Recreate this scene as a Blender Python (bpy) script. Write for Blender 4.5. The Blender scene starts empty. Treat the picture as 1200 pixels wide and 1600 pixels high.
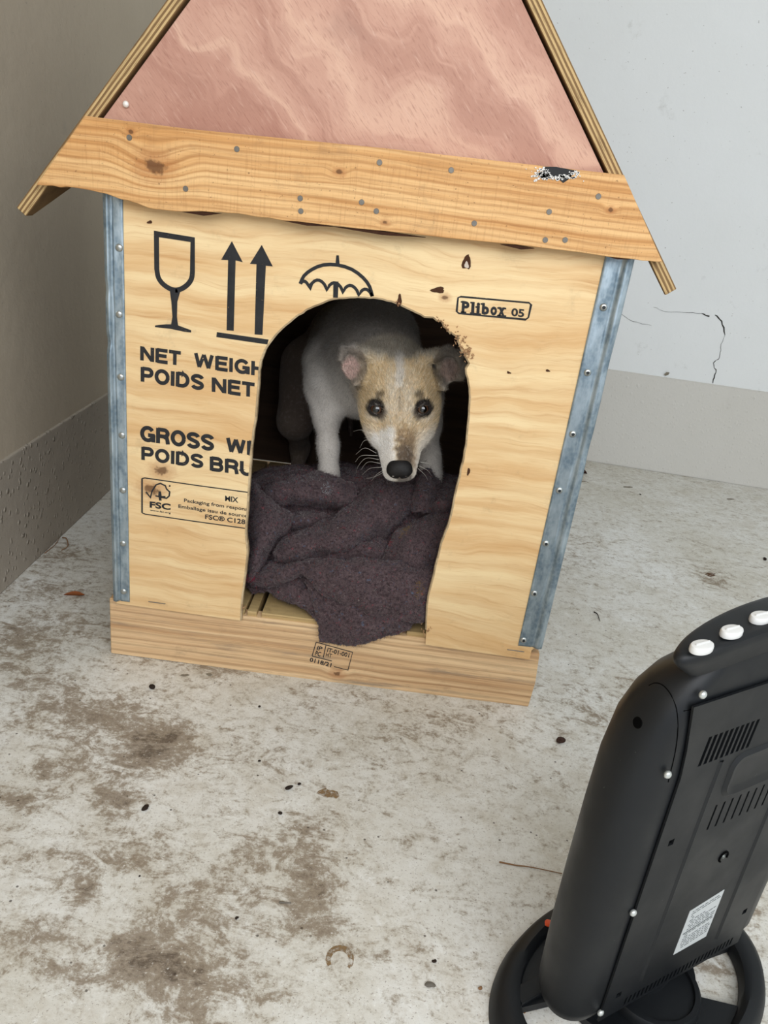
import bpy, bmesh, math, random
import numpy as np
from mathutils import Vector, Matrix
from mathutils.geometry import tessellate_polygon
random.seed(7); rng = np.random.default_rng(7)
sc = bpy.context.scene
COL = sc.collection

# ------------------------------------------------------------------ camera
CP = np.array([.4069, -1.0936, .8004]); YAW, PITCH, ROLL, F = .0067, .4035, .1223, 1200.0
def cam_axes():
    f = np.array([-math.sin(YAW)*math.cos(PITCH), math.cos(YAW)*math.cos(PITCH), -math.sin(PITCH)])
    r = np.array([math.cos(YAW), math.sin(YAW), 0.]); u = np.cross(r, f)
    return math.cos(ROLL)*r+math.sin(ROLL)*u, -math.sin(ROLL)*r+math.cos(ROLL)*u, f
CR, CU, CF = cam_axes()
cd = bpy.data.cameras.new('camera'); cam = bpy.data.objects.new('camera', cd); COL.objects.link(cam)
cd.sensor_fit = 'HORIZONTAL'; cd.sensor_width = 36; cd.lens = 36*F/1200; cd.clip_start = .02
cam.matrix_world = Matrix(((CR[0], CU[0], -CF[0], CP[0]), (CR[1], CU[1], -CF[1], CP[1]), (CR[2], CU[2], -CF[2], CP[2]), (0, 0, 0, 1)))
sc.camera = cam

# ------------------------------------------------------------------ light
sc.view_settings.view_transform = 'Standard'; sc.view_settings.look = 'None'
sc.view_settings.gamma = 1; sc.view_settings.use_curve_mapping = False; sc.view_settings.exposure = 0.0
wd = bpy.data.worlds.new('sky'); sc.world = wd; wd.use_nodes = True
bg = wd.node_tree.nodes['Background']; bg.inputs[0].default_value = (.80, .88, 1, 1); bg.inputs[1].default_value = 1.0
def area(name, loc, size, target, power, col):
    l = bpy.data.lights.new(name, 'AREA'); l.shape = 'RECTANGLE'; l.size, l.size_y = size; l.energy = power; l.color = col
    o = bpy.data.objects.new(name, l); COL.objects.link(o); o.location = loc
    o.rotation_euler = (Vector(target)-Vector(loc)).to_track_quat('-Z', 'Y').to_euler(); return o
# daylight through the open garage door behind the photographer
area('doorway_daylight', (.95, -2.2, 1.85), (2.9, 1.3), (.6, .5, .3), 58, (.98, .99, 1.0))

# ------------------------------------------------------------------ helpers
def ray(px, py): return CF+CR*(px-600)/F+CU*(800-py)/F
def aty(px, py, y=0.):
    d = ray(px, py); return CP+d*(y-CP[1])/d[1]
def atz(px, py, z=0.):
    d = ray(px, py); return CP+d*(z-CP[2])/d[2]
BN = np.array([.11, .9938, 0.]); BP = np.array([1.058, 1.448, 0.])
def atback(px, py, off=0.):
    d = ray(px, py); return CP+d*((BP-BN*off-CP)@BN)/(d@BN)
def hx(h, a=1.):
    h = h.lstrip('#'); v = [int(h[i:i+2], 16)/255 for i in (0, 2, 4)]
    return tuple([x/12.92 if x <= .04045 else ((x+.055)/1.055)**2.4 for x in v]+[a])
LOCS = {}
def link(o, parent=None):
    COL.objects.link(o)
    if parent: o.parent = parent
    return o
def wloc(p):
    return np.array(LOCS.get(p.name, (0, 0, 0)), float) if p else np.zeros(3)
def empty(name, loc, label=None, cat=None, group=None, rz=0):
    o = bpy.data.objects.new(name, None); COL.objects.link(o); o.location = loc; o.rotation_euler.z = rz; o.empty_display_size = .05
    LOCS[o.name] = tuple(loc)
    tag(o, label, cat, group); return o
def tag(o, label=None, cat=None, group=None, kind=None):
    if label: o['label'] = label
    if cat: o['category'] = cat
    if group: o['group'] = group
    if kind: o['kind'] = kind
    return o
def mesh_obj(name, verts, faces, m, parent=None, smooth=False, world=True):
    """verts in world coordinates; children are stored relative to the root's location"""
    v = np.asarray(verts, float).reshape(-1, 3)
    if world and parent is not None: v = v-wloc(parent)
    me = bpy.data.meshes.new(name); me.from_pydata(v.tolist(), [], [list(map(int, f)) for f in faces]); me.update()
    if smooth: me.polygons.foreach_set('use_smooth', [True]*len(me.polygons))
    if m: me.materials.append(m)
    o = bpy.data.objects.new(name, me); link(o, parent)
    LOCS[o.name] = tuple(wloc(parent)) if world else (0, 0, 0)
    return o
def bm_obj(name, bm, m, parent=None, smooth=False, world=True):
    if world and parent is not None: bmesh.ops.translate(bm, verts=bm.verts, vec=-Vector(wloc(parent)))
    bmesh.ops.recalc_face_normals(bm, faces=bm.faces)
    me = bpy.data.meshes.new(name); bm.to_mesh(me); bm.free()
    if smooth: me.polygons.foreach_set('use_smooth', [True]*len(me.polygons))
    if m: me.materials.append(m)
    o = bpy.data.objects.new(name, me); link(o, parent); LOCS[o.name] = tuple(wloc(parent)) if world else (0, 0, 0)
    return o
def box_bm(bm, lo, hi, bev=0., mat=None):
    r = bmesh.ops.create_cube(bm, size=1); vs = r['verts']
    lo, hi = Vector(lo), Vector(hi)
    for v in vs: v.co = Vector(((lo[i]+hi[i])/2+v.co[i]*(hi[i]-lo[i]) for i in range(3)))
    if bev:
        es = list({e for v in vs for e in v.link_edges}); rr = bmesh.ops.bevel(bm, geom=es, offset=bev, segments=2, affect='EDGES', profile=.6)
        vs = [v for v in rr['verts']]+[v for v in vs if v.is_valid]
        vs = list(set(vs))
    if mat is not None: bmesh.ops.transform(bm, matrix=mat, verts=vs)
    return bm
def box(name, lo, hi, m, parent=None, bev=.001, mat=None, world=True):
    bm = bmesh.new(); box_bm(bm, lo, hi, bev, mat); return bm_obj(name, bm, m, parent, world=world)
def prism_xz(poly, y0, y1):
    """closed outline in x,z swept along y; returns verts, faces (n-gon caps)"""
    n = len(poly); v = [(p[0], y0, p[1]) for p in poly]+[(p[0], y1, p[1]) for p in poly]
    f = [list(range(n)), list(range(2*n-1, n-1, -1))]+[[i, (i+1) % n, n+(i+1) % n, n+i] for i in range(n)]
    return v, f
def prism_obj(name, poly, y0, y1, m, parent=None, bev=0.):
    v, f = prism_xz(poly, y0, y1)
    if len(poly) > 12:
        n = len(poly); tr = tessellate_polygon([[Vector((p[0], p[1], 0)) for p in poly]]); f = [list(t) for t in tr]+[[i+n for i in t[::-1]] for t in tr]+f[2:]
        o = mesh_obj(name, v, f, m, parent); bm = bmesh.new(); bm.from_mesh(o.data); bmesh.ops.recalc_face_normals(bm, faces=bm.faces)
        if bev: bmesh.ops.bevel(bm, geom=[e for e in bm.edges if e.calc_face_angle(0) > 1.2], offset=bev, segments=1, affect='EDGES')
        bm.to_mesh(o.data); bm.free(); return o
    bm = bmesh.new(); vs = [bm.verts.new(p) for p in v]
    for q in f: bm.faces.new([vs[i] for i in q])
    if bev: bmesh.ops.bevel(bm, geom=bm.edges[:], offset=bev, segments=1, affect='EDGES')
    bmesh.ops.triangulate(bm, faces=[q for q in bm.faces if len(q.verts) > 4])
    return bm_obj(name, bm, m, parent)
def catmull(P, n):
    P = np.asarray(P, float); out = []
    Q = np.vstack([2*P[0]-P[1], P, 2*P[-1]-P[-2]])
    for i in range(1, len(Q)-2):
        for t in np.linspace(0, 1, n, endpoint=False):
            a, b, c, d = Q[i-1], Q[i], Q[i+1], Q[i+2]
            out.append(.5*((2*b)+(-a+c)*t+(2*a-5*b+4*c-d)*t*t+(-a+3*b-3*c+d)*t**3))
    out.append(P[-1]); return np.array(out)
def tube(path, rad, seg=8):
    path = np.asarray(path, float); n = len(path); rad = np.broadcast_to(np.asarray(rad, float), (n,))
    T = np.gradient(path, axis=0); T /= np.linalg.norm(T, axis=1)[:, None]+1e-9
    up = np.array([.13, .21, .97]); V = []
    for i in range(n):
        a = np.cross(T[i], up); a /= np.linalg.norm(a)+1e-9; b = np.cross(T[i], a)
        for k in range(seg):
            th = 2*math.pi*k/seg; V.append(path[i]+rad[i]*(math.cos(th)*a+math.sin(th)*b))
    Fc = [[i*seg+k, i*seg+(k+1) % seg, (i+1)*seg+(k+1) % seg, (i+1)*seg+k] for i in range(n-1) for k in range(seg)]
    Fc += [list(range(seg))[::-1], [(n-1)*seg+k for k in range(seg)]]
    return V, Fc
def fbm3(p, scale, octs=4, seed=0):
    """cheap smooth random field: sums of randomly oriented sines; p (n,3)"""
    r = np.random.default_rng(seed); out = np.zeros(len(p)); amp = 1.
    for o in range(octs):
        for k in range(5):
            d = r.normal(size=3); d /= np.linalg.norm(d)
            out += amp*np.sin(p@d*scale*(1+.4*r.random())*2*math.pi+r.random()*6.28)*.32
        amp *= .5; scale *= 2.1
    return out

# ------------------------------------------------------------------ material builder
class NT:
    def __init__(s, name, rough=.6, spec=.3, metal=0.):
        s.m = bpy.data.materials.new(name); s.m.use_nodes = True; s.t = s.m.node_tree; s.n = s.t.nodes; s.l = s.t.links
        s.b = s.n['Principled BSDF']; s.b.inputs['Roughness'].default_value = rough; s.b.inputs['Specular IOR Level'].default_value = spec; s.b.inputs['Metallic'].default_value = metal
    def put(s, sock, v):
        if v is None: return
        if hasattr(v, 'is_output') or isinstance(v, bpy.types.NodeSocket): s.l.new(v, sock)
        elif isinstance(v, tuple) and len(v) == 4 and sock.type == 'VECTOR': sock.default_value = v[:3]
        else: sock.default_value = v
    def new(s, typ, **k):
        n = s.n.new(typ)
        for a, b in k.items(): setattr(n, a, b)
        return n
    def obj(s, off=(0, 0, 0), rot=(0, 0, 0), scale=(1, 1, 1)):
        tc = s.new('ShaderNodeTexCoord'); mp = s.new('ShaderNodeMapping'); s.l.new(tc.outputs['Object'], mp.inputs[0])
        mp.inputs['Location'].default_value = off; mp.inputs['Rotation'].default_value = rot; mp.inputs['Scale'].default_value = scale
        return mp.outputs[0]
    def mapv(s, v, scale=(1, 1, 1), rot=(0, 0, 0), loc=(0, 0, 0)):
        mp = s.new('ShaderNodeMapping'); s.l.new(v, mp.inputs[0]); mp.inputs['Scale'].default_value = scale; mp.inputs['Rotation'].default_value = rot; mp.inputs['Location'].default_value = loc; return mp.outputs[0]
    def noise(s, v, scale, detail=4, rough=.55, dist=0.):
        n = s.new('ShaderNodeTexNoise'); s.put(n.inputs['Vector'], v); n.inputs['Scale'].default_value = scale; n.inputs['Detail'].default_value = detail
        n.inputs['Roughness'].default_value = rough; n.inputs['Distortion'].default_value = dist; return n.outputs['Fac']
    def vor(s, v, scale, feat='F1'):
        n = s.new('ShaderNodeTexVoronoi', feature=feat); s.put(n.inputs['Vector'], v); n.inputs['Scale'].default_value = scale; return n.outputs['Distance']
    def math(s, op, a, b=None, c=None, clamp=False):
        n = s.new('ShaderNodeMath', operation=op); n.use_clamp = clamp
        s.put(n.inputs[0], a); s.put(n.inputs[1], b); s.put(n.inputs[2], c); return n.outputs[0]
    def ss(s, v, lo, hi, a=0., b=1.):
        n = s.new('ShaderNodeMapRange', interpolation_type='SMOOTHSTEP'); s.put(n.inputs['Value'], v)
        for k, x in (('From Min', lo), ('From Max', hi), ('To Min', a), ('To Max', b)): n.inputs[k].default_value = x
        return n.outputs[0]
    def mix(s, f, a, b, mode='MIX'):
        n = s.new('ShaderNodeMix', data_type='RGBA', blend_type=mode); s.put(n.inputs[0], f); s.put(n.inputs[6], a); s.put(n.inputs[7], b); return n.outputs[2]
    def sep(s, v):
        n = s.new('ShaderNodeSeparateXYZ'); s.l.new(v, n.inputs[0]); return n.outputs
    def vec(s, x, y, z):
        n = s.new('ShaderNodeCombineXYZ'); s.put(n.inputs[0], x); s.put(n.inputs[1], y); s.put(n.inputs[2], z); return n.outputs[0]
    def attr(s, name):
        n = s.new('ShaderNodeAttribute', attribute_name=name); return n
    def bump(s, h, strength=.3, dist=.001):
        n = s.new('ShaderNodeBump'); s.put(n.inputs['Height'], h); n.inputs['Strength'].default_value = strength; n.inputs['Distance'].default_value = dist
        s.l.new(n.outputs[0], s.b.inputs['Normal']); return n.outputs[0]
    def col(s, c): s.put(s.b.inputs['Base Color'], c); return s
def flat(name, h, rough=.6, spec=.3, metal=0., nscale=0, namt=.15):
    t = NT(name, rough, spec, metal); c = hx(h)
    if nscale:
        n = t.noise(t.obj(), nscale, 4); t.col(t.mix(n, tuple(x*(1-namt) for x in c[:3])+(1,), tuple(min(1, x*(1+namt)) for x in c[:3])+(1,)))
        t.bump(n, .2, .0005)
    else: t.col(c)
    return t.m

# the dog house's root; its children keep object coordinates relative to this point
HL = (.325, .38, 0.)
def wood(name, base, light, dark, knots=(), bands=26., warp=.03, stain=None, rough=.62, fine=1., off=HL, saw=0., ring=.35, cath=20., long_=1., specks=.68, blue=None):
    """grain runs along local x; knots are (x, z, radius) in world coordinates on the front face"""
    t = NT(name, rough, .25)
    p = t.obj(off); x, y, z = t.sep(p)
    wob = t.noise(t.vec(t.math('MULTIPLY', x, 2.6*long_), t.math('MULTIPLY', y, 3.), t.math('MULTIPLY', z, 5.)), 1., 4, .5)
    wob2 = t.noise(t.vec(t.math('MULTIPLY', x, 14.*long_), t.math('MULTIPLY', y, 3.), t.math('MULTIPLY', z, 26.)), 1., 3, .5)
    zz = t.math('MULTIPLY_ADD', t.math('SUBTRACT', wob, .5), warp*4, z); zz = t.math('MULTIPLY_ADD', t.math('SUBTRACT', wob2, .5), warp*.35, zz)
    dark_k = halo = None
    for kx, kz, kr in knots:
        dx = t.math('MULTIPLY', t.math('SUBTRACT', x, kx), .7); dz = t.math('SUBTRACT', z, kz)
        d = t.math('SQRT', t.math('ADD', t.math('POWER', dx, 2.), t.math('POWER', dz, 2.)))
        g = t.ss(d, kr*4.2, 0.); zz = t.math('MULTIPLY_ADD', g, kr*1.6, zz)
        dn = t.math('MULTIPLY_ADD', t.math('SUBTRACT', t.noise(p, 130, 3), .5), kr*1.5, d)
        k1 = t.ss(dn, kr*.95, kr*.45, 0., 1.); h1 = t.ss(dn, kr*2.3, kr*.8, 0., 1.)
        dark_k = k1 if dark_k is None else t.math('MAXIMUM', dark_k, k1); halo = h1 if halo is None else t.math('MAXIMUM', halo, h1)
    n1 = t.noise(t.vec(t.math('MULTIPLY', x, 1.6*long_), t.math('MULTIPLY', y, 8.), t.math('MULTIPLY', zz, bands)), 1., 5, .62)
    n2 = t.noise(t.vec(t.math('MULTIPLY', x, 5.*long_), t.math('MULTIPLY', y, 30.), t.math('MULTIPLY', zz, bands*6.5)), 1., 5, .68)
    rg = t.math('MULTIPLY_ADD', t.math('SINE', t.math('MULTIPLY', t.math('MULTIPLY_ADD', n1, 1.2, t.math('MULTIPLY', zz, cath)), 6.283)), .5, .5)
    fib = t.noise(t.vec(t.math('MULTIPLY', x, 16.), t.math('MULTIPLY', y, 60.), t.math('MULTIPLY', z, 700.)), 1., 4, .65)
    c = t.mix(t.ss(n1, .33, .66), hx(light), hx(base))
    c = t.mix(t.math('MULTIPLY', t.math('POWER', rg, 3.), ring), c, hx(dark))
    c = t.mix(t.math('MULTIPLY', t.ss(n2, .50, .74), .55), c, hx(dark)); c = t.mix(t.math('MULTIPLY', t.ss(n2, .47, .28), .45), c, hx(light))
    c = t.mix(t.math('MULTIPLY', t.ss(fib, .52, .8), .45*fine), c, hx(dark))
    if saw:
        sx = t.noise(t.vec(t.math('MULTIPLY', x, 420.), 0., t.math('MULTIPLY', z, 18.)), 1., 2); c = t.mix(t.math('MULTIPLY', t.ss(sx, .5, .75), saw), c, hx(dark))
    if halo is not None:
        c = t.mix(t.math('MULTIPLY', halo, .38), c, hx('#a05c2c')); c = t.mix(t.math('MULTIPLY', dark_k, .8), c, hx('#5b3a22'))
    if stain:
        sn = t.noise(t.vec(t.math('MULTIPLY', x, 4.), 0., t.math('MULTIPLY', z, 55.)), 1., 6, .68); c = t.mix(t.math('MULTIPLY', t.ss(sn, .53, .70), .7), c, hx(stain))
    sp = t.noise(p, 330, 3); c = t.mix(t.math('MULTIPLY', t.ss(sp, specks, specks+.08), .6), c, hx('#5e3f28'))
    m_ = t.noise(p, 22, 5, .7); c = t.mix(t.math('MULTIPLY', t.ss(m_, .56, .76), .22), c, hx('#6f5844'))
    t.col(c); t.bump(t.math('ADD', fib, t.math('MULTIPLY', n2, .7)), .3, .0007)
    return t.m

M = {}
M['panel'] = wood('pine plywood', '#d8b07c', '#eed5a6', '#b98550', knots=[(.052, .356, .009), (.036, .322, .011), (.447, .664, .004)], bands=20, warp=.026, ring=.16, cath=30, specks=.74)
M['upper'] = wood('orange sawn pine', '#cf9a60', '#e6bd86', '#9a6737', knots=[(.052, .785, .012), (.29, .805, .004), (.022, .822, .003), (.355, .752, .003), (.64, .80, .003)], bands=55, warp=.008, ring=.45, cath=110, saw=.25, fine=1.3, specks=.655, stain='#b98a58', long_=.8)
M['base'] = wood('weathered pallet pine', '#c29a70', '#e6c79c', '#8d6b4a', knots=[(.353, .018, .006)], bands=60, warp=.006, ring=.4, cath=75, stain='#7b6e62', fine=1.5, specks=.70, long_=.7)
M['slat'] = wood('greyed pallet slat', '#a58a5c', '#c2a878', '#7b6644', bands=50, warp=.008, fine=1.3)
M['inner'] = wood('shade-darkened inner plywood', '#4a3a2e', '#574436', '#382c24', bands=15)  # tone lowered so the inside of the house reads as deep shade
def okoume():
    t = NT('reddish hardwood plywood', .6, .25); p = t.obj(HL)
    q = t.mapv(p, rot=(0, math.radians(-32), 0)); x, y, z = t.sep(q)
    w0 = t.noise(p, 4.2, 3, .5); w1 = t.noise(p, 13, 3, .5)
    zz = t.math('MULTIPLY_ADD', t.math('SUBTRACT', w0, .5), .34, z); zz = t.math('MULTIPLY_ADD', t.math('SUBTRACT', w1, .5), .035, zz)
    n1 = t.noise(t.vec(t.math('MULTIPLY', x, 1.4), 0., t.math('MULTIPLY', zz, 15.)), 1., 5, .6)
    rg = t.math('MULTIPLY_ADD', t.math('SINE', t.math('MULTIPLY', t.math('MULTIPLY_ADD', n1, 1.5, t.math('MULTIPLY', zz, 9.)), 6.283)), .5, .5)
    fq = t.mapv(p, rot=(0, math.radians(-48), 0)); fx, fy, fz = t.sep(fq)
    fib = t.noise(t.vec(t.math('MULTIPLY', fx, 60.), 0., t.math('MULTIPLY', fz, 560.)), 1., 4, .65); f2 = t.noise(t.vec(t.math('MULTIPLY', fx, 28.), 3., t.math('MULTIPLY', fz, 230.)), 1., 4, .65)
    c = t.mix(t.ss(n1, .32, .68), hx('#b68a79'), hx('#c79e8b'))
    c = t.mix(t.math('MULTIPLY', t.math('POWER', rg, 5.), .5), c, hx('#dcb7a0')); c = t.mix(t.math('MULTIPLY', t.ss(rg, .3, .0), .35), c, hx('#98695a'))
    c = t.mix(t.math('MULTIPLY', t.ss(fib, .5, .72), .55), c, hx('#8c5d50')); c = t.mix(t.math('MULTIPLY', t.ss(f2, .54, .75), .4), c, hx('#e0c0ae'))
    g = t.noise(p, 9, 5); c = t.mix(t.math('MULTIPLY', t.ss(g, .56, .78), .35), c, hx('#86685f'))
    t.col(c); t.bump(fib, .25, .0005); return t.m
M['okoume'] = okoume()
def ply_edge(side):
    # plies seen at the end of the roof board: stripes across the slab thickness (local z of the slab)
    t = NT('plywood edge plies', .7, .2); p = t.obj(); x, y, z = t.sep(p)
    w = t.math('FRACT', t.math('MULTIPLY', t.math('ADD', z, .02), 1/.0052)); 
    n = t.noise(t.vec(t.math('MULTIPLY', x, 30.), t.math('MULTIPLY', y, 30.), t.math('MULTIPLY', z, 700.)), 1., 3)
    c = t.mix(t.ss(w, .42, .58), hx('#c4a878'), hx('#7f6342')); c = t.mix(t.math('MULTIPLY', t.ss(n, .48, .7), .7), c, hx('#5f4a32'))
    top = t.ss(z, .0, .0008); c = t.mix(top, c, hx('#8f6f5a'))
    t.col(c); t.bump(n, .3, .0006); return t.m
M['ply'] = ply_edge(0)
def galv():
    t = NT('galvanised steel', .38, .5, .85); p = t.obj(HL)
    a = t.noise(t.mapv(p, scale=(1, 1, .35)), 55, 4, .6); b = t.vor(p, 160)
    c = t.mix(t.ss(a, .35, .68), hx('#778995'), hx('#b3c2cb')); c = t.mix(t.math('MULTIPLY', t.ss(b, .3, .7), .18), c, hx('#c3ced4'))
    t.col(c); t.put(t.b.inputs['Roughness'], t.ss(a, .3, .7, .55, .42)); t.bump(t.noise(t.mapv(p, scale=(1, 1, .3)), 40, 3), .25, .001); return t.m
M['galv'] = galv()
M['rivet'] = flat('rivet steel', '#b4b8b6', .3, .5, .9)
M['nail'] = flat('dull nail', '#77736c', .5, .4, .7, 200, .3)
def ink():
    t = NT('black stencil ink', .75, .15); p = t.obj(HL)
    t.col(t.mix(t.noise(p, 60, 4), hx('#222325'), hx('#3a3a3b')))
    n = t.noise(p, 110, 5, .7); n2 = t.noise(t.mapv(p, scale=(.3, 1, 2)), 420, 2)
    a = t.math('SUBTRACT', 1., t.math('MAXIMUM', t.ss(n, .685, .70), t.math('MULTIPLY', t.ss(n2, .72, .75), .8)))
    t.put(t.b.inputs['Alpha'], a); return t.m
M['ink'] = ink()

# ------------------------------------------------------------------ room
def axis(lo, a, b, hi, fine, coarse):
    return np.unique(np.round(np.concatenate([np.arange(lo, a, coarse), np.arange(a, b, fine), np.arange(b, hi, coarse), [hi]]), 5))
BLOT = [(110,1130,110,28,.5),(60,1060,70,28,.6),(130,1110,80,30,.6),(240,1140,60,40,.7),(255,1175,38,38,.9),(62,1215,30,16,.9),(35,1262,55,16,1.1),(182,1255,26,36,1.1),
 (85,1335,90,30,.55),(112,1390,26,24,1.4),(200,1468,28,36,1.2),(235,1512,62,44,1.2),(250,1522,20,14,1.5),(300,1500,60,60,.6),(470,1365,34,44,1.1),(400,1335,34,36,.7),
 (505,1310,55,44,.6),(40,1500,60,24,.6),(120,1525,60,18,.6),(285,1590,60,24,.9),(385,1540,46,34,.7),(310,1420,90,60,.5),(360,1190,120,50,.35),(498,1438,28,18,.8),
 (80,1450,60,24,.6),(95,870,50,30,.6),(60,925,90,22,.6),(100,985,90,26,.55),(30,1000,50,30,.6),(260,1030,80,14,.7),(350,1045,60,12,.8),(940,1125,46,20,.45),(1000,1075,60,26,.3),
 (540,1080,120,20,.4),(700,1130,120,26,.35),(880,1090,50,30,.35),(900,860,60,40,.25),(1120,905,22,14,.7),(620,1180,80,30,.25),(430,1440,50,50,.5),(200,1340,60,30,.5),(150,1200,60,30,.5),
 (330,1360,60,40,.4),(580,1500,60,40,.2),(1150,1400,60,60,.6),(1110,1510,40,40,.6)]
def floor():
    xs = axis(-.6, -.36, 1.6, 2.9, .012, .1); ys = axis(-2.6, -.62, 1.3, 1.9, .012, .1)
    X, Y = np.meshgrid(xs, ys, indexing='ij'); P = np.stack([X.ravel(), Y.ravel(), 0*X.ravel()], 1)
    n, m_ = len(xs), len(ys); I = np.arange(n*m_).reshape(n, m_)
    Fc = np.stack([I[:-1, :-1], I[1:, :-1], I[1:, 1:], I[:-1, 1:]], -1).reshape(-1, 4)
    D = np.full(len(P), .17); W = .018*np.stack([fbm3(P, 5, 4, 1), fbm3(P, 5, 4, 2)], 1)
    Q = P[:, :2]+W
    for px, py, rx, ry, s in BLOT:
        c0 = atz(px, py)[:2]; ex = (atz(px+rx, py)[:2]-c0); ey = (atz(px, py+ry)[:2]-c0)
        A = np.linalg.inv(np.stack([ex, ey], 1)); d = (Q-c0)@A.T; D += s*np.exp(-(d**2).sum(1)*.9)
    D = np.clip(D, 0, 1.6)
    t = NT('stained painted concrete', .55, .35); p = t.obj()
    big = t.noise(p, 2.2, 4); med = t.noise(p, 14, 6, .62, .4); fin = t.noise(p, 70, 5, .7); spk = t.noise(p, 330, 3, .6)
    a = t.attr('dirt').outputs['Fac']
    c = t.mix(t.ss(big, .3, .7), hx('#cdcabf'), hx('#e2e2de'))
    c = t.mix(t.math('MULTIPLY', t.ss(med, .42, .7), .5), c, hx('#c2bcae'))
    mot = t.noise(p, 45, 6, .75, .6); c = t.mix(t.math('MULTIPLY', t.ss(mot, .5, .68), .4), c, hx('#b3aa9a')); c = t.mix(t.math('MULTIPLY', t.ss(mot, .47, .3), .5), c, hx('#eeefed'))
    # thin film of soil, broken into flakes, swirls and grains
    def ridge(v, w): return t.ss(t.math('ABSOLUTE', t.math('SUBTRACT', v, .5)), w, 0.)
    sw = t.noise(t.mapv(p, rot=(0, 0, .5), scale=(1, 1.7, 1)), 17, 8, .74, 1.6); gr = t.noise(p, 190, 4, .75)
    lvl = t.math('ADD', t.math('MULTIPLY', a, .40), t.math('MULTIPLY_ADD', sw, 1.5, -.80)); lvl = t.math('MULTIPLY_ADD', t.math('SUBTRACT', fin, .5), .9, lvl); lvl = t.math('MULTIPLY_ADD', t.math('SUBTRACT', gr, .5), .7, lvl)
    m0 = t.ss(lvl, -.05, .30); c = t.mix(t.math('MULTIPLY', m0, .38), c, hx('#93866f'))
    m1 = t.ss(lvl, .14, .42)
    c = t.mix(t.math('MULTIPLY', m1, .72), c, hx('#7d6b55'))
    m2 = t.ss(lvl, .42, .78); c = t.mix(t.math('MULTIPLY', m2, .75), c, hx('#4d4034'))
    for sc1, rt, lo, wt_ in ((9, .9, .6, .55), (11, -.6, .62, .5), (8, 2.1, .62, .5)):
        st = t.noise(t.mapv(p, rot=(0, 0, rt), scale=(1, sc1, 1), loc=(sc1, rt, 0)), 38, 5, .75, 3.0)
        c = t.mix(t.math('MULTIPLY', t.math('MULTIPLY', t.ss(st, lo, lo+.06), wt_), t.math('MULTIPLY_ADD', a, .6, .3, clamp=True)), c, hx('#6f5f50'))
        c = t.mix(t.math('MULTIPLY', t.math('MULTIPLY', t.ss(st, .38, .33), .55), t.math('MULTIPLY_ADD', a, .7, .12, clamp=True)), c, hx('#dddad2'))
    c = t.mix(t.math('MULTIPLY', t.ss(spk, .60, .68), .6), c, hx('#75675a'))
    sp2 = t.noise(p, 240, 2, .5); c = t.mix(t.math('MULTIPLY', t.ss(sp2, .66, .74), .55), c, hx('#ecebe6'))
    sp3 = t.vor(t.mapv(p, loc=(4, 2, 0)), 34); c = t.mix(t.math('MULTIPLY', t.ss(sp3, .07, .04), .8), c, hx('#3f342b'))
    t.col(c); t.put(t.b.inputs['Roughness'], t.ss(fin, .3, .7, .42, .72))
    t.bump(t.math('ADD', t.math('MULTIPLY', med, .6), t.math('ADD', t.math('MULTIPLY', fin, .6), t.math('MULTIPLY', gr, .35))), .5, .0018)
    me = bpy.data.meshes.new('floor'); me.from_pydata(P.tolist(), [], Fc.tolist()); me.materials.append(t.m)
    at = me.attributes.new('dirt', 'FLOAT', 'POINT'); at.data.foreach_set('value', D.astype(np.float32))
    o = bpy.data.objects.new('floor', me); COL.objects.link(o); tag(o, kind='structure'); return o
FLOOR = floor()
def plaster(name, h1, h2, bumps=.3, rough_specks=0.):
    t = NT(name, .7, .25); p = t.obj()
    n = t.noise(p, 3, 4); f = t.noise(p, 120, 4, .6); g = t.noise(p, 26, 4, .6)
    c = t.mix(n, hx(h1), hx(h2)); c = t.mix(t.math('MULTIPLY', t.ss(t.noise(p, 9, 6, .7), .62, .75), .25), c, hx('#8c8a80'))
    sp = t.noise(p, 170, 1); c = t.mix(t.math('MULTIPLY', t.ss(sp, .76, .8), .5), c, hx('#77736b'))
    t.col(c); h = t.math('ADD', t.math('MULTIPLY', g, .8), t.math('MULTIPLY', f, .25))
    if rough_specks:
        v = t.vor(t.mapv(p, scale=(1, 1, .75)), 75); v2 = t.vor(p, 31)
        h = t.math('ADD', h, t.math('MULTIPLY', t.math('ADD', t.ss(v, .32, .1), t.math('MULTIPLY', t.ss(v2, .2, .05), 1.5)), rough_specks))
    t.bump(h, bumps, .003); return t.m
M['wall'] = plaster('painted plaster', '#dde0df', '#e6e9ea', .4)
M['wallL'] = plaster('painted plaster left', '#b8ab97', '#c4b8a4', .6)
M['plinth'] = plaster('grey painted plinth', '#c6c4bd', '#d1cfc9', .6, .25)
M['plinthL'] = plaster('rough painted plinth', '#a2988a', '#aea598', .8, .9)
Bd = np.array([.9938, -.11, 0.]); cy = 1.448+.11/.9938*(1.058+.308)
CN = np.array([-.308, cy, 0.])
def wallbox(name, a, b, thick_dir, th, z0, z1, m, kind='structure', parent=None):
    a = np.array(a, float)[:2]; b = np.array(b, float)[:2]; d = np.array(thick_dir, float)[:2]*th
    v = [a, b, b+d, a+d]; V = [(*q[:2], z0) for q in v]+[(*q[:2], z1) for q in v]
    o = mesh_obj(name, V, [[0, 1, 2, 3], [7, 6, 5, 4], [0, 4, 5, 1], [1, 5, 6, 2], [2, 6, 7, 3], [3, 7, 4, 0]], m, parent)
    if kind: tag(o, kind=kind)
    return o
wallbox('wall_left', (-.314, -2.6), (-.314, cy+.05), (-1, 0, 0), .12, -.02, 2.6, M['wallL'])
WB = wallbox('wall_back', CN+[-.006, .006, 0], CN+Bd*3.3+[0, .006, 0], BN, .12, -.02, 2.6, M['wall'])
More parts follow.
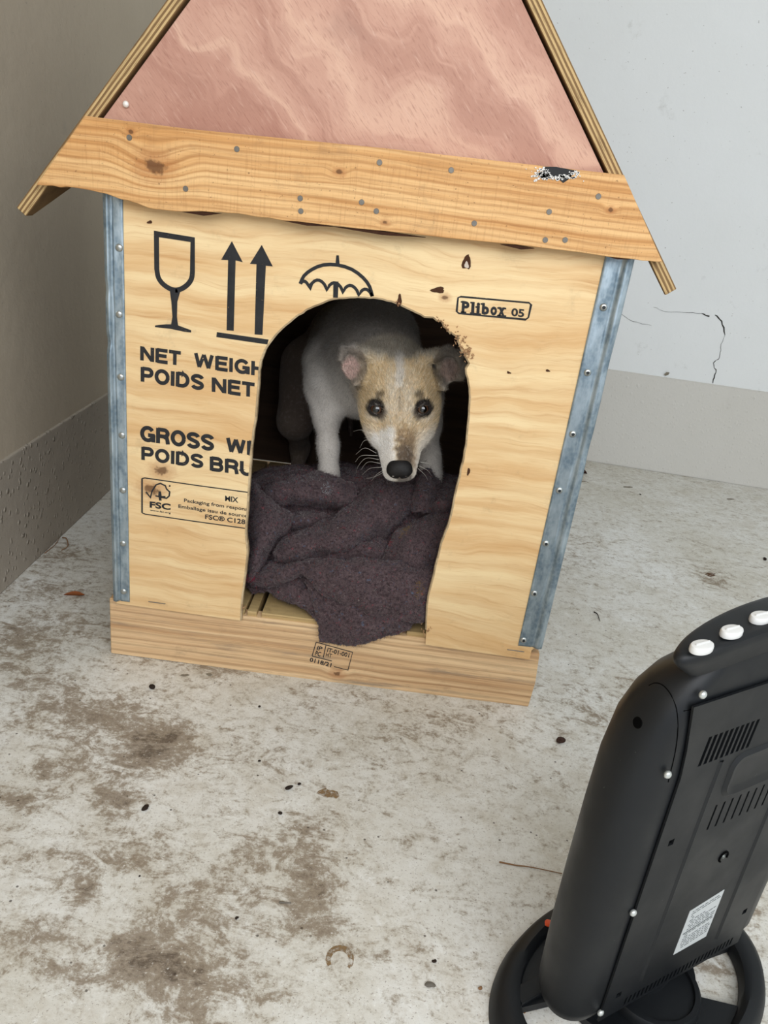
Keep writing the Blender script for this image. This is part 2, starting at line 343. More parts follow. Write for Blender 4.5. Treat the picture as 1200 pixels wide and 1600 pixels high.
bl = box('baseboard_left', (-.318, -2.6, 0), (-.308, cy-.002, .253), M['plinthL'], bev=.003); tag(bl, kind='structure')
bb = wallbox('baseboard_back', CN+[.001, 0, 0], CN+Bd*3.25, BN, .01, 0, .321, M['plinth'])
bm = bmesh.new(); bm.from_mesh(bb.data); bmesh.ops.bevel(bm, geom=[e for e in bm.edges], offset=.003, segments=2, affect='EDGES'); bm.to_mesh(bb.data); bm.free()
box('wall_right', (2.86, -2.6, -.02), (2.98, 1.4, 2.6), M['wall'], bev=0)['kind'] = 'structure'
box('ceiling', (-.45, -2.6, 2.6), (3.0, 1.75, 2.7), M['wall'], bev=0)['kind'] = 'structure'
# hairline crack in the back wall: thin dark grooves
crk = flat('dark crack', '#3a3835', .9, .05)
def zpt(x, y): return (780+x/2.857, 300+y/2.857)
def crack(pts, wid):
    P = []
    for (a, b), (c, d) in zip(pts[:-1], pts[1:]):
        for k in range(4):
            t = k/4; P.append((a+(c-a)*t+random.uniform(-3, 3)*(k > 0), b+(d-b)*t+random.uniform(-3, 3)*(k > 0)))
    P.append(pts[-1]); W = np.array([atback(*zpt(*q), -.0) for q in P]); n = len(W)
    wz = np.interp(np.linspace(0, 1, n), np.linspace(0, 1, len(wid)), wid)*np.array([random.uniform(.5, 1.4) for _ in range(n)])
    V, Fc = [], []
    for i in range(n):
        T = W[min(i+1, n-1)]-W[max(i-1, 0)]; T /= np.linalg.norm(T); s = np.cross(T, BN); w = wz[i]/2
        V += [W[i]+s*w+BN*.0045, W[i]-s*w+BN*.0045, W[i]+s*w+BN*.0078, W[i]-s*w+BN*.0078]
    for i in range(n-1):
        a = 4*i; b = a+4; Fc += [[a, a+1, b+1, b], [a+1, a+3, b+3, b+1], [a+2, a, b, b+2]]
    return mesh_obj('crack', V, Fc, crk, WB, world=False)
crack([(530, 540), (600, 580), (680, 597)], [.0004, .0008, .0003]); crack([(690, 515), (740, 535), (850, 540), (905, 543)], [.0003, .0006, .001])
crack([(905, 543), (940, 556)], [.003, .003]); crack([(965, 550), (995, 578), (1010, 640)], [.002, .0045, .002]); crack([(1010, 640), (990, 695), (985, 740), (958, 765)], [.0006, .002, .002])
crack([(958, 765), (970, 805), (955, 855)], [.0012, .0035, .002])
def chip(px, py, r, m, fn, parent, name, asp=.5):
    c = np.array(fn(px, py)); u = np.array(fn(px+1, py))-c; u /= np.linalg.norm(u); nrm = np.array([0, 0, 1.]) if parent is FLOOR else -BN
    v = np.cross(nrm, u); n = 14; V = []; ph = random.random()*6
    for z in (.0, .0006):
        for k in range(n):
            a = 2*math.pi*k/n; rr = r*(1+.25*math.sin(2*a+ph)+.15*math.sin(5*a+ph*2)+random.uniform(-.1, .1))
            V.append(c+u*rr*math.cos(a)+v*rr*asp*math.sin(a)+nrm*z)
    Fc = [list(range(n, 2*n))]+[[k, (k+1) % n, n+(k+1) % n, n+k] for k in range(n)]
    return mesh_obj(name, V, Fc, m, parent, world=False)
def stainmat(name, h):
    t = NT(name, .8, .1); p = t.obj(); n = t.noise(p, 170, 5, .75, .5); n2 = t.noise(p, 60, 3)
    t.col(t.mix(n2, hx(h), tuple(v*.6 for v in hx(h)[:3])+(1,))); t.put(t.b.inputs['Alpha'], t.math('MULTIPLY', t.ss(n, .34, .56), .85)); return t.m
brown = stainmat('dried brown stain', '#6f4a2e'); greyc = flat('chipped concrete', '#7f786a', .8, .1, 0, 200, .2); ochre = stainmat('ochre stain', '#9a7d58')
for q in [(981, 761, .014), (1066, 742, .0), (1141, 780, .011), (912, 752, .009)]:
    if q[2]: chip(q[0], q[1], q[2], greyc, lambda a, b: atz(a, b), FLOOR, 'stain')
for q in [(1042, 584, .008), (1153, 763, .009)]:
    chip(q[0], q[1], q[2], greyc, (lambda a, b: atback(a, b, .0002)), bb, 'chip', .6)
chip(1110, 898, .016, brown, lambda a, b: atz(a, b), FLOOR, 'stain', .55); chip(513, 1240, .013, ochre, lambda a, b: atz(a, b), FLOOR, 'stain', .7)
chip(289, 1055, .006, greyc, lambda a, b: atz(a, b), FLOOR, 'stain'); chip(327, 1054, .006, greyc, lambda a, b: atz(a, b), FLOOR, 'stain')
# horseshoe shaped stain
cc = atz(531, 1500); V = []; n = 18
for k in range(n):
    a = math.radians(-35+250*k/(n-1)); w = .004*(.6+.5*math.sin(math.pi*k/(n-1))+random.uniform(-.1, .15))
    for r_ in (.013-w/1.2, .013+w/1.2): V.append(cc+np.array([math.cos(a)*r_, math.sin(a)*r_*1.1, .0005]))
mesh_obj('stain', V, [[2*k, 2*k+1, 2*k+3, 2*k+2] for k in range(n-1)], ochre, FLOOR, world=False)

# ------------------------------------------------------------------ dog house
H = empty('dog_house', HL, 'home-made wooden dog house built from a shipping crate, pitched plywood roof, arched doorway', 'dog house')
W_ = .65; L0, R0 = -.028, .685; DEP = .76
ZP = .110     # top of the base boards, bottom of the front panel
hole_px = [(376, 956), (380, 915), (386, 862), (383, 833), (387.7, 775), (392, 702), (398, 658), (403.7, 600), (405, 573), (411, 553), (420, 537), (438, 515), (460, 497), (478, 484), (497, 475), (520, 467.5), (547, 464),
           (565, 463.5), (583, 465), (605, 469), (627, 476), (650, 487), (673, 498), (692, 508), (703, 520), (713, 523), (719, 538), (727, 553), (731, 575), (733, 600), (735, 620), (734, 640), (731, 676), (727, 707), (721, 735), (715, 760), (703, 814), (694, 838), (689, 854), (678, 900), (667.6, 947), (666, 1002)]
hole = [aty(*q)[[0, 2]] for q in hole_px]
hc = catmull(np.array(hole), 3)
hc = [tuple(p) for p in hc]
x0h, x1h = hc[0][0], hc[-1][0]
hc[0] = (x0h, ZP-.004); hc[-1] = (x1h, ZP-.006)
# the doorway's right shoulder is splintered
hs = []
for p in hc:
    px = p
    if p[0] > .40 and p[1] > .56: px = (p[0]+random.uniform(-.003, .0035), p[1]+random.uniform(-.003, .0035))
    else: px = (p[0]+random.uniform(-.0006, .0006), p[1]+random.uniform(-.0006, .0006))
    hs.append(px)
hc = hs
PT = .80
poly = [(L0+.004, ZP-.001), hc[0]]+hc[1:-1]+[hc[-1], (.670, ZP-.009), (.670, ZP+.01), (.6795, ZP+.02), (.6795, PT), (L0+.004, PT)]
FP = prism_obj('front_panel', poly, 0, .009, M['panel'], H)
# pale raw edge of the sawn doorway
rim = wood('raw sawn edge', '#a99271', '#cbb692', '#6d5a40', bands=40)
V, Fc = [], []
rp = hc[:-1]
for i, p in enumerate(rp):
    a = np.array(rp[max(i-1, 0)]); b = np.array(rp[min(i+1, len(rp)-1)]); t = b-a; t /= np.linalg.norm(t)+1e-9; nn = np.array([t[1], -t[0]])
    w = .0018
    for (o_, y) in ((-.0006, -.0006), (w*1., .0006), (w*1., .0092), (-.0006, .0096)): V.append((p[0]+nn[0]*o_, y, p[1]+nn[1]*o_))
for i in range(len(rp)-1):
    a = 4*i; b = a+4; Fc += [[a+k, a+(k+1) % 4, b+(k+1) % 4, b+k] for k in range(4)]
def sub(o): return o
mesh_obj('sawn_edge', V, Fc, rim, FP)
# splinters on the arch shoulder
spl = flat('splintered wood', '#a98563', .8, .1, 0, 260, .7); V, Fc = [], []
for (px, py, n_, sp) in ((697, 512, 10, 6), (716, 530, 26, 9), (728, 548, 40, 9), (733, 553, 20, 7), (690, 503, 8, 5), (382, 948, 8, 6), (668, 985, 14, 7), (624, 473, 5, 4)):
    for _ in range(n_):
        p = aty(px+random.gauss(0, sp*.6), py+random.gauss(0, sp*.6), -.001); d = np.random.default_rng(random.randint(0, 99999)).normal(size=3); d /= np.linalg.norm(d); l = random.uniform(.002, .006)
        v, f = tube([p, p+d*l*.5+[0, -.001, 0], p+d*l], [.0007, .0006, .0001], 4); k = len(V); V += list(v); Fc += [[i+k for i in q] for q in f]
tag(mesh_obj('splinters', V, Fc, spl, FP), 'torn splinters round the doorway edge', kind='stuff')
# knot holes and slits in the panel
dk = flat('dark knot', '#4a3122', .8, .1, 0, 150, .4)
def blob(px, py, rx, rz, m, parent, name, y=0., th=.0008):
    c = aty(px, py, y); n = 14; V = []; ph = random.random()*6; sl = random.uniform(-.3, .3)
    for yy in (y+.0004, y-th):
        for k in range(n):
            a = 2*math.pi*k/n; j = 1+.2*math.sin(3*a+ph)+random.uniform(-.12, .12); V.append((c[0]+rx*j*math.cos(a), yy, c[2]+rz*j*math.sin(a)+sl*rx*math.cos(a)))
    return mesh_obj(name, V, [list(range(n, 2*n))]+[[k, (k+1) % n, n+(k+1) % n, n+k] for k in range(n)], m, parent)
for a in ((729, 410, .006, .009), (234, 347, .0035, .002), (685, 453, .009, .004), (732, 737, .002, .006), (624, 470, .003, .009), (856, 579, .003, .0015), (795, 582, .003, .0015)): blob(*a, dk, FP, 'knot')
blob(729, 414, .003, .004, flat('pale knot core', '#c9bcae', .8), FP, 'knot', -.0008)

# --- printed marks: thin ink on the front panel, cut off where the doorway was sawn
def cutter():
    p = hc; v, f = prism_xz([(x0h, .05)]+list(p)+[(x1h, .05)], -.05, .05); me = bpy.data.meshes.new('cut'); me.from_pydata([tuple(np.array(q)-np.array(HL)) for q in v], [], f)
    bm = bmesh.new(); bm.from_mesh(me); bmesh.ops.recalc_face_normals(bm, faces=bm.faces); bm.to_mesh(me); bm.free()
    return bpy.data.objects.new('cut', me)
CUT = cutter(); COL.objects.link(CUT)
YI = -.0004
def extr2d(polys, y=YI, th=.0006):
    """polys: closed outlines in (x,z)"""
    V, Fc = [], []
    for i, p in enumerate(polys):
        v, f = prism_xz(p, y-(i % 7)*.00002, y+th); k = len(V); V += v; Fc += [[i+k for i in q] for q in f]
    return V, Fc
def cut_hole(o):
    md = o.modifiers.new('b', 'BOOLEAN'); md.operation = 'DIFFERENCE'; md.object = CUT; md.solver = 'EXACT'
    dg = bpy.context.evaluated_depsgraph_get(); me = bpy.data.meshes.new_from_object(o.evaluated_get(dg)); o.modifiers.clear()
    if len(me.polygons): old = o.data; o.data = me
    return o
def stroke(pts, w, close=False):
    P = np.array(pts, float); n = len(P); out = []
    L, R = [], []
    for i in range(n):
        a = P[(i-1) % n] if (close or i > 0) else P[i]; b = P[(i+1) % n] if (close or i < n-1) else P[i]
        t = b-a; t /= np.linalg.norm(t)+1e-9; nn = np.array([-t[1], t[0]]); ww = w[i] if hasattr(w, '__len__') else w
        if 0 < i < n-1 or close:
            d1 = P[i]-a; d1 /= np.linalg.norm(d1)+1e-9; ww = ww/max(.5, abs(d1@t))
        L.append(P[i]+nn*ww/2); R.append(P[i]-nn*ww/2)
    if close:
        q = []
        for i in range(n): j = (i+1) % n; q.append([L[i], L[j], R[j], R[i]])
        return q
    return [[L[i], L[i+1], R[i+1], R[i]] for i in range(n-1)]
def px2(pts, y=0.): return [tuple(aty(*q, y)[[0, 2]]) for q in pts]
def ink_obj(name, polys, parent=None, y=YI, cut=False, label=None):
    V, Fc = extr2d(polys, y); o = mesh_obj(name, V, Fc, M['ink'], parent or FP)
    bm = bmesh.new(); bm.from_mesh(o.data); bmesh.ops.recalc_face_normals(bm, faces=bm.faces); bm.to_mesh(o.data); bm.free()
    if cut: cut_hole(o)
    if label: tag(o, label)
    return o
def z3(x, y): return (150+x/3.4286, 320+y/3.4286)
def Z3(L): return [z3(*q) for q in L]
# wine glass symbol
g = px2(Z3([(311, 142), (532, 175), (530, 200), (530, 385), (510, 425), (470, 462), (445, 475), (432, 530), (434, 600), (440, 648), (505, 668), (512, 682), (480, 682), (400, 664), (316, 655), (318, 646), (375, 640), (404, 640), (410, 600), (405, 520), (395, 462), (350, 430), (322, 395), (313, 350)]))
gi = px2(Z3([(338, 172), (504, 196), (502, 385), (488, 412), (450, 436), (400, 438), (362, 415), (345, 385), (340, 350)]))
# outer with hole: bridge
glass = g[:1]+g[1:]+[g[0]]+[gi[0]]+gi[::-1]
def ring_polys(outer, inner):
    """strip between two outlines sampled to the same count"""
    def rs(P, n):
        P = np.array(P+[P[0]]); d = np.r_[0, np.cumsum(np.linalg.norm(np.diff(P, axis=0), axis=1))]; t = np.linspace(0, d[-1], n, endpoint=False)
        return np.stack([np.interp(t, d, P[:, 0]), np.interp(t, d, P[:, 1])], 1)
    a, b = rs(outer, 60), rs(inner, 60); return [[a[i], a[(i+1) % 60], b[(i+1) % 60], b[i]] for i in range(60)]
w1 = .0068
bowl = px2(Z3([(324, 156), (518, 187)]+[tuple(q) for q in catmull([(517, 360), (512, 395), (493, 425), (460, 449), (425, 457), (390, 446), (355, 420), (334, 388), (326, 345)], 3)]))
stem = [px2(Z3([(395, 452), (455, 452), (436, 520), (434, 600), (440, 646), (510, 672), (510, 684), (475, 680), (400, 664), (316, 655), (318, 646), (375, 640), (403, 640), (410, 600), (404, 520)]))]
ink_obj('printed_glass_symbol', stroke(bowl, w1, True)+stem, label='black fragile wine glass stencil')
ar = [px2(Z3(q)) for q in ([(728, 195), (786, 307), (748, 298), (738, 675), (700, 672), (708, 296), (671, 294)], [(888, 215), (947, 330), (910, 326), (892, 697), (850, 694), (860, 318), (825, 316)], [(648, 682), (925, 722), (918, 748), (645, 708)])]
ink_obj('printed_arrows', ar, cut=True, label='black this way up arrows over a bar')
def z1(x, y): return (x/2., y/2.)
Z1 = lambda L: [z1(*q) for q in L]
um = px2(Z1([(938, 885), (950, 862), (975, 842), (1010, 828), (1055, 828), (1100, 842), (1135, 868), (1155, 895), (1163, 925)]))
cusp = [(940, 886), (967, 900), (1022, 905), (1072, 912), (1122, 922), (1163, 926)]; sc_ = []
for (a, b), (c_, d_) in zip(cusp[:-1], cusp[1:]):
    for k in range(7): t_ = k/7; sc_.append((a+(c_-a)*t_, b+(d_-b)*t_-26*(abs(c_-a)/52)*math.sin(math.pi*t_)**.7))
scal = px2(Z1(sc_+[cusp[-1]]))
um = px2(Z1([tuple(q) for q in catmull([(938, 887), (950, 862), (975, 842), (1010, 828), (1055, 828), (1100, 842), (1135, 868), (1155, 895), (1164, 926)], 2)]))
ump = stroke(um, .0046)+stroke(scal, .0042)+[px2(Z1([(1051, 798), (1059, 798), (1062, 832), (1048, 832)])), px2(Z1([(1042, 880), (1058, 880), (1056, 930), (1041, 930)]))]
ink_obj('printed_umbrella', ump, label='black keep dry umbrella stencil')
FT = {}
def text_quad(s, TL, TR, BL, bold=.02, y=0., plane=None):
    """glyph polygons of s fitted so its bounding box fills the pixel parallelogram TL,TR,BL on the plane"""
    cu = bpy.data.curves.new('t', 'FONT'); cu.body = s; cu.offset = bold; cu.resolution_u = 3; o = bpy.data.objects.new('t', cu); COL.objects.link(o)
    me = bpy.data.meshes.new_from_object(o.evaluated_get(bpy.context.evaluated_depsgraph_get())); bpy.data.objects.remove(o)
    v = np.array([tuple(q.co) for q in me.vertices]); lo, hi = v.min(0), v.max(0); uv = (v[:, :2]-lo[:2])/(hi[:2]-lo[:2])
    fn = plane or (lambda a, b: aty(a, b, y)); a, b, c = [np.array(fn(*q)) for q in (TL, TR, BL)]
    W = c+uv[:, :1]*(b-a)+uv[:, 1:]*(a-c); return W, [list(p.vertices) for p in me.polygons]
def cut_right(o, i0, i1, parent=None):
    """slice the ink off along the sawn edge between two doorway outline points"""
    a, b = aty(*i0), aty(*i1); off = wloc(parent or H); bm = bmesh.new(); bm.from_mesh(o.data); d = b-a; n = np.array([abs(d[2]), 0, -d[0]*np.sign(d[2])]); n /= np.linalg.norm(n)
    bmesh.ops.bisect_plane(bm, geom=bm.verts[:]+bm.edges[:]+bm.faces[:], plane_co=Vector(a-off-n*.0008), plane_no=Vector(n), clear_outer=True); bm.to_mesh(o.data); bm.free(); return o
def arc(cx, cy, rx, ry, a0, a1, n=12): return [(cx+rx*math.cos(math.radians(a0+(a1-a0)*k/n)), cy+ry*math.sin(math.radians(a0+(a1-a0)*k/n))) for k in range(n+1)]
GW = .245
def glyph(ch):
    h = .2/2
    if ch == 'N': return .78, [[(h, 0), (h, 1)], [(h+.03, .93), (.78-h-.03, .07)], [(.78-h, 0), (.78-h, 1)]]
    if ch == 'E': return .68, [[(h, 0), (h, 1)], [(h, .91), (.67, .91)], [(h, .52), (.62, .52)], [(h, .09), (.68, .09)]]
    if ch == 'T': return .66, [[(.33, 0), (.33, .95)], [(0, .91), (.66, .91)]]
    if ch == 'W': return 1.08, [[(.10, 1), (.29, .04)], [(.29, .04), (.54, .96)], [(.54, .96), (.79, .04)], [(.79, .04), (.98, 1)]]
    if ch == 'I': return .22, [[(.11, 0), (.11, 1)]]
    if ch == 'H': return .76, [[(h, 0), (h, 1)], [(.76-h, 0), (.76-h, 1)], [(h, .52), (.66, .52)]]
    if ch == 'P': return .72, [[(h, 0), (h, 1)], [(h, .91), (.4, .91)]+arc(.42, .675, .2, .235, 90, -90)+[(h, .44)]]
    if ch == 'R': return .76, [[(h, 0), (h, 1)], [(h, .91), (.42, .91)]+arc(.44, .695, .2, .215, 90, -90)+[(h, .48)], [(.42, .48), (.60, .38), (.64, .2), (.67, 0)]]
    if ch == 'B': return .76, [[(h, 0), (h, 1)], [(h, .91), (.4, .91)]+arc(.42, .72, .19, .19, 90, -90)+[(h, .53)], [(h, .53), (.42, .53)]+arc(.45, .31, .2, .22, 90, -90)+[(h, .09)]]
    if ch == 'D': return .78, [[(h, 0), (h, 1)], [(h, .91), (.34, .91)]+arc(.34, .5, .33, .41, 90, -90)+[(h, .09)]]
    if ch == 'U': return .76, [[(h, 1), (h, .38)]+arc(.38, .38, .28, .29, 180, 360)+[(.66, 1)]]
    if ch == 'O': return .84, [arc(.42, .5, .32, .415, 0, 360, 24)]
    if ch == 'G': return .84, [arc(.42, .5, .32, .415, 35, 345, 20)+[(.72, .46)], [(.44, .44), (.82, .44)], [(.745, .0), (.745, .5)]]
    if ch == 'S': return .74, [arc(.37, .72, .27, .2, 12, 200, 10)+[(.16, .6), (.3, .53), (.46, .47), (.6, .4)]+arc(.37, .28, .27, .2, 25, -165, 10)]
    return .4, []
def big_text(items, name, label, cut):
    out = []
    for s_, TL, TR, BL in items:
        a, b, c = [aty(*q)[[0, 2]] for q in (TL, TR, BL)]; x = 0; L = []
        for ch in s_:
            w, st = glyph(ch); L.append((x, st)); x += w+.07
        tot = x-.07; ww = GW/tot*np.linalg.norm(b-a)*1.0; hh = np.linalg.norm(a-c)
        for x0, st in L:
            for pl in st:
                P = [tuple(c+(b-a)*((x0+u)/tot)+(a-c)*v) for u, v in pl]; out += stroke(P, [min(ww, GW*hh*1.02)]*len(P))
    # every stroke piece is its own tiny slab, 0.6 mm thick; stagger them so that faces do not coincide
    o = ink_obj(name, out, label=label)
    return cut_right(o, *cut)
def solid_text(items, name, parent, label, nrm=(0, -1, 0), th=.0005, cut=False, y=0., m=None, plane=None):
    V, Fc = [], []; nrm = np.array(nrm, float)
    for it in items:
        W, f = text_quad(*it, y=y, plane=plane) if len(it) == 4 else text_quad(*it[:4], bold=it[4], y=y, plane=plane)
        k = len(V); n = len(W); V += list(W+nrm*.0004); V += list(W-nrm*.0002); Fc += [[i+k for i in q] for q in f]; Fc += [[i+k+n for i in q[::-1]] for q in f]
        ec = {}
        for q in f:
            for i in range(len(q)):
                e = (q[i], q[(i+1) % len(q)]); ec[e] = 1
        for (a, b) in ec:
            if (b, a) not in ec: Fc.append([k+a, k+a+n, k+b+n, k+b])
    o = mesh_obj(name, V, Fc, m or M['ink'], parent)
    bm = bmesh.new(); bm.from_mesh(o.data); bmesh.ops.remove_doubles(bm, verts=bm.verts, dist=1e-6); bmesh.ops.recalc_face_normals(bm, faces=bm.faces); bm.to_mesh(o.data); bm.free()
    if cut: cut_right(o, (387.7, 775), (383.5, 826))
    return tag(o, label)
big_text([('NET', z3(237, 757), z3(455, 787), z3(237, 832)), ('WEIGH', z3(525, 793), z3(908, 846), z3(525, 868))], 'printed_net_weight', 'black stencil lettering NET WEIGH', ((405, 573), (403.7, 600)))
big_text([('POIDS', z3(240, 868), z3(580, 915), z3(240, 946)), ('NET', z3(620, 924), z3(850, 956), z3(620, 1000))], 'printed_poids_net', 'black stencil lettering POIDS NET', ((403.7, 600), (401, 630)))
def z4(x, y): return (150+x/3.4286, 600+y/3.4286)
Z4 = lambda L: [z4(*q) for q in L]
big_text([('GROSS', z4(238, 222), z4(634, 277), z4(238, 303)), ('WE', z4(697, 287), z4(876, 313), z4(697, 362))], 'printed_gross_weight', 'black stencil lettering GROSS WE', ((394, 685), (392, 702)))
big_text([('POIDS', z4(243, 335), z4(577, 381), z4(243, 405)), ('BRU', z4(610, 388), z4(846, 422), z4(610, 462))], 'printed_poids_brut', 'black stencil lettering POIDS BRU', ((392, 702), (389, 745)))
bx = px2(Z4([(247, 506), (262, 503), (540, 543), (900, 592)])); bx2 = px2(Z4([(900, 787), (540, 737), (265, 697), (247, 690)]))
lab = stroke(bx, .0016)+stroke(bx2, .0016)+stroke([bx[0], bx2[-1]], .0024)
tree = px2(Z4([(268, 578), (292, 608), (300, 575), (322, 540), (345, 532), (372, 545), (378, 562), (395, 578), (392, 600), (378, 612), (356, 608)]))
lab += stroke(tree, .0022)+[px2(Z4([(335, 575), (348, 575), (352, 600), (372, 600), (372, 608), (350, 612), (352, 624), (338, 624), (336, 606), (318, 602), (318, 596), (334, 598)]))]
lab += [px2(Z4([(395+5*math.cos(a), 546+5*math.sin(a)) for a in np.linspace(0, 6.28, 8)[:-1]]))]
cut_right(ink_obj('printed_label_box', lab, label='thin boxed timber certification mark with tick and tree'), (387.7, 775), (383.5, 826))
solid_text([('FSC', z4(288, 628), z4(400, 642), z4(288, 662), .035), ('www.fsc.org', z4(290, 670), z4(400, 686), z4(290, 682), .01), ('MIX', z4(692, 598), z4(762, 608), z4(692, 626), .02),
 ('Packaging from respons', z4(472, 613), z4(812, 662), z4(472, 637), .012), ('Emballage issu de sources', z4(442, 645), z4(826, 700), z4(442, 669), .012), ('FSC® C128', z4(585, 696), z4(800, 725), z4(585, 723), .018)], 'printed_label_text', FP, 'small black certification text', cut=True)
def z2(x, y): return (560+x/1.875, y/1.875)
Z2 = lambda L: [z2(*q) for q in L]
pb = px2(Z2([(292, 872), (300, 869), (400, 878), (500, 887), (506, 893), (498, 930), (490, 936), (390, 927), (294, 918), (288, 912)]))
ink_obj('printed_name_box', stroke(pb, .0022, True), label='thin black rounded box around the maker stamp')
solid_text([('P', z2(304, 881), z2(326, 884), z2(302, 915), .05), ('l', z2(332, 884), z2(341, 885), z2(330, 917), .05), ('i', z2(347, 886), z2(357, 887), z2(345, 919), .05), ('b', z2(363, 887), z2(384, 889), z2(361, 921), .05), ('o', z2(388, 897), z2(407, 899), z2(386, 923), .05), ('x', z2(410, 899), z2(431, 901), z2(408, 925), .05), ('05', z2(449, 902), z2(487, 906), z2(447, 926), .03)], 'printed_name', FP, 'black slab lettering Plibox 05')
# slab serifs
se = []
for (x, y, w) in ((300, 912, 16), (300, 882, 12), (327, 915, 16), (328, 884, 10), (343, 917, 16), (343, 897, 9), (358, 888, 10), (406, 922, 14), (420, 923, 13), (407, 900, 13), (421, 901, 12)):
    se.append(px2(Z2([(x, y), (x+w, y+w*.08), (x+w, y+w*.08+4.5), (x, y+4.5)])))
ink_obj('printed_name_serifs', se)

# --- metal corner strips with rivets
RH = flat('dark rivet hollow', '#2a2e30', .6, .3)
def strip(xin, xout, zb, zt, flip, rivets):
    s = 1 if flip else -1           # direction from inner edge outwards
    w = abs(xout-xin[0])
    prof = [(0, .0002), (0, -.0016), (.10*w, -.0019), (.46*w, -.0017), (.50*w, -.0020), (.55*w, -.0005), (.62*w, -.0005), (.68*w, -.0034), (.74*w, -.0058), (.82*w, -.0060), (.88*w, -.0040), (.95*w, -.0042), (.99*w, -.0016), (w, .0035), (.99*w, .03), (.93*w, .03), (.92*w, .0025)]
    nz = 170; zs = np.linspace(zb, zt, nz); V = []
    for i, z in enumerate(zs):
        for j, (a, y) in enumerate(prof):
            dent = 0.
            for (dz, am, sg) in ((.62, .0014, .010), (.545, .0022, .010)) if not flip else ((.47, .0012, .02), (.6, .001, .03)):
                if 6 < j < 13: dent += am*math.exp(-((z-dz)/sg)**2)
            wav = .00025*math.sin(z*37+j*1.3)+.00015*math.sin(z*91+j)
            tt = (z-zb)/(zt-zb); xi = xin[0]+(xin[1]-xin[0])*tt
            V.append((xi+s*(a-(dent if j > 8 else 0)), y+(wav+dent if 0 < j < 12 else 0), z))
    m_ = len(prof); Fc = [[i*m_+k, i*m_+(k+1) % m_, (i+1)*m_+(k+1) % m_, (i+1)*m_+k] for i in range(nz-1) for k in range(m_)]
    Fc += [list(range(m_)), [(nz-1)*m_+k for k in range(m_)][::-1]]
    o = mesh_obj('metal_corner', V, Fc, M['galv'], H, smooth=True)
    bm = bmesh.new(); bm.from_mesh(o.data); bmesh.ops.recalc_face_normals(bm, faces=bm.faces); bm.to_mesh(o.data); bm.free()
    for (px, py) in rivets:
        p = aty(px, py, -.0015); bm = bmesh.new(); bmesh.ops.create_uvsphere(bm, u_segments=14, v_segments=8, radius=1)
        for v in bm.verts: v.co = Vector((p[0]+v.co.x*.0056, -.0016+v.co.z*.0030, p[2]+v.co.y*.0056))
        rv = bm_obj('rivet', bm, M['rivet'], o, smooth=True)
        if flip:
            V2 = [(p[0]+.0024*math.cos(6.283*k/12), y_, p[2]+.0024*math.sin(6.283*k/12)) for y_ in (-.0048, -.0040) for k in range(12)]
            mesh_obj('rivet_hole', V2, [list(range(12))]+[[k, (k+1) % 12, 12+(k+1) % 12, 12+k] for k in range(12)], RH, o)
    return o
strip((-.0016, .0004), -.0290, .1155, .785, False, [(186, 387), (186, 491), (188.5, 589), (190.5, 680), (192, 766), (192, 849), (193, 924)])
strip((.6462, .6516), .686, .1265, .785, True, [(943, 480), (918, 582), (895, 678), (874, 766), (853, 849), (835, 927), (818, 1000)])

# --- base boards, pallet slats, shell walls
def board(name, poly, y0, y1, m, parent=H, bev=.0012): return prism_obj(name, poly, y0, y1, m, parent, bev)
board('base_board', [(-.0405, .001), (.2, .0), (.45, .0), (.688, .0), (.6905, .05), (.687, .1085), (.45, ZP+.0005), (.2, ZP), (-.040, ZP+.001)], .0095, .031, M['base'])
for k, x in enumerate((-.040, .30, .667)): box('runner_board', (x, .032, 0), (x+.022, DEP-.02, ZP-.018), M['slat'], H)
board('base_board', [(-.0405, 0), (.69, 0), (.69, ZP), (-.0405, ZP)], DEP-.019, DEP, M['base'])
sx = -.012
slx = [(-.015, .085), (.092, .188), (.1925, .2085), (.2165, .34), (.346, .455), (.462, .575), (.582, .665)]
for a, b in slx: box('floor_slat', (a, .012+random.uniform(0, .003), ZP-.0175), (b, DEP-.025, ZP+.008+random.uniform(-.001, .001)), M['slat'], H, .0015)
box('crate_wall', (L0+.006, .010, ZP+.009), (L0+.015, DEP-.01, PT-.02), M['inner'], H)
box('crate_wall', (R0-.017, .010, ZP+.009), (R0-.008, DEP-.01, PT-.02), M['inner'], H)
box('crate_wall', (L0+.016, DEP-.02, ZP+.009), (R0-.018, DEP-.011, PT-.02), M['inner'], H)
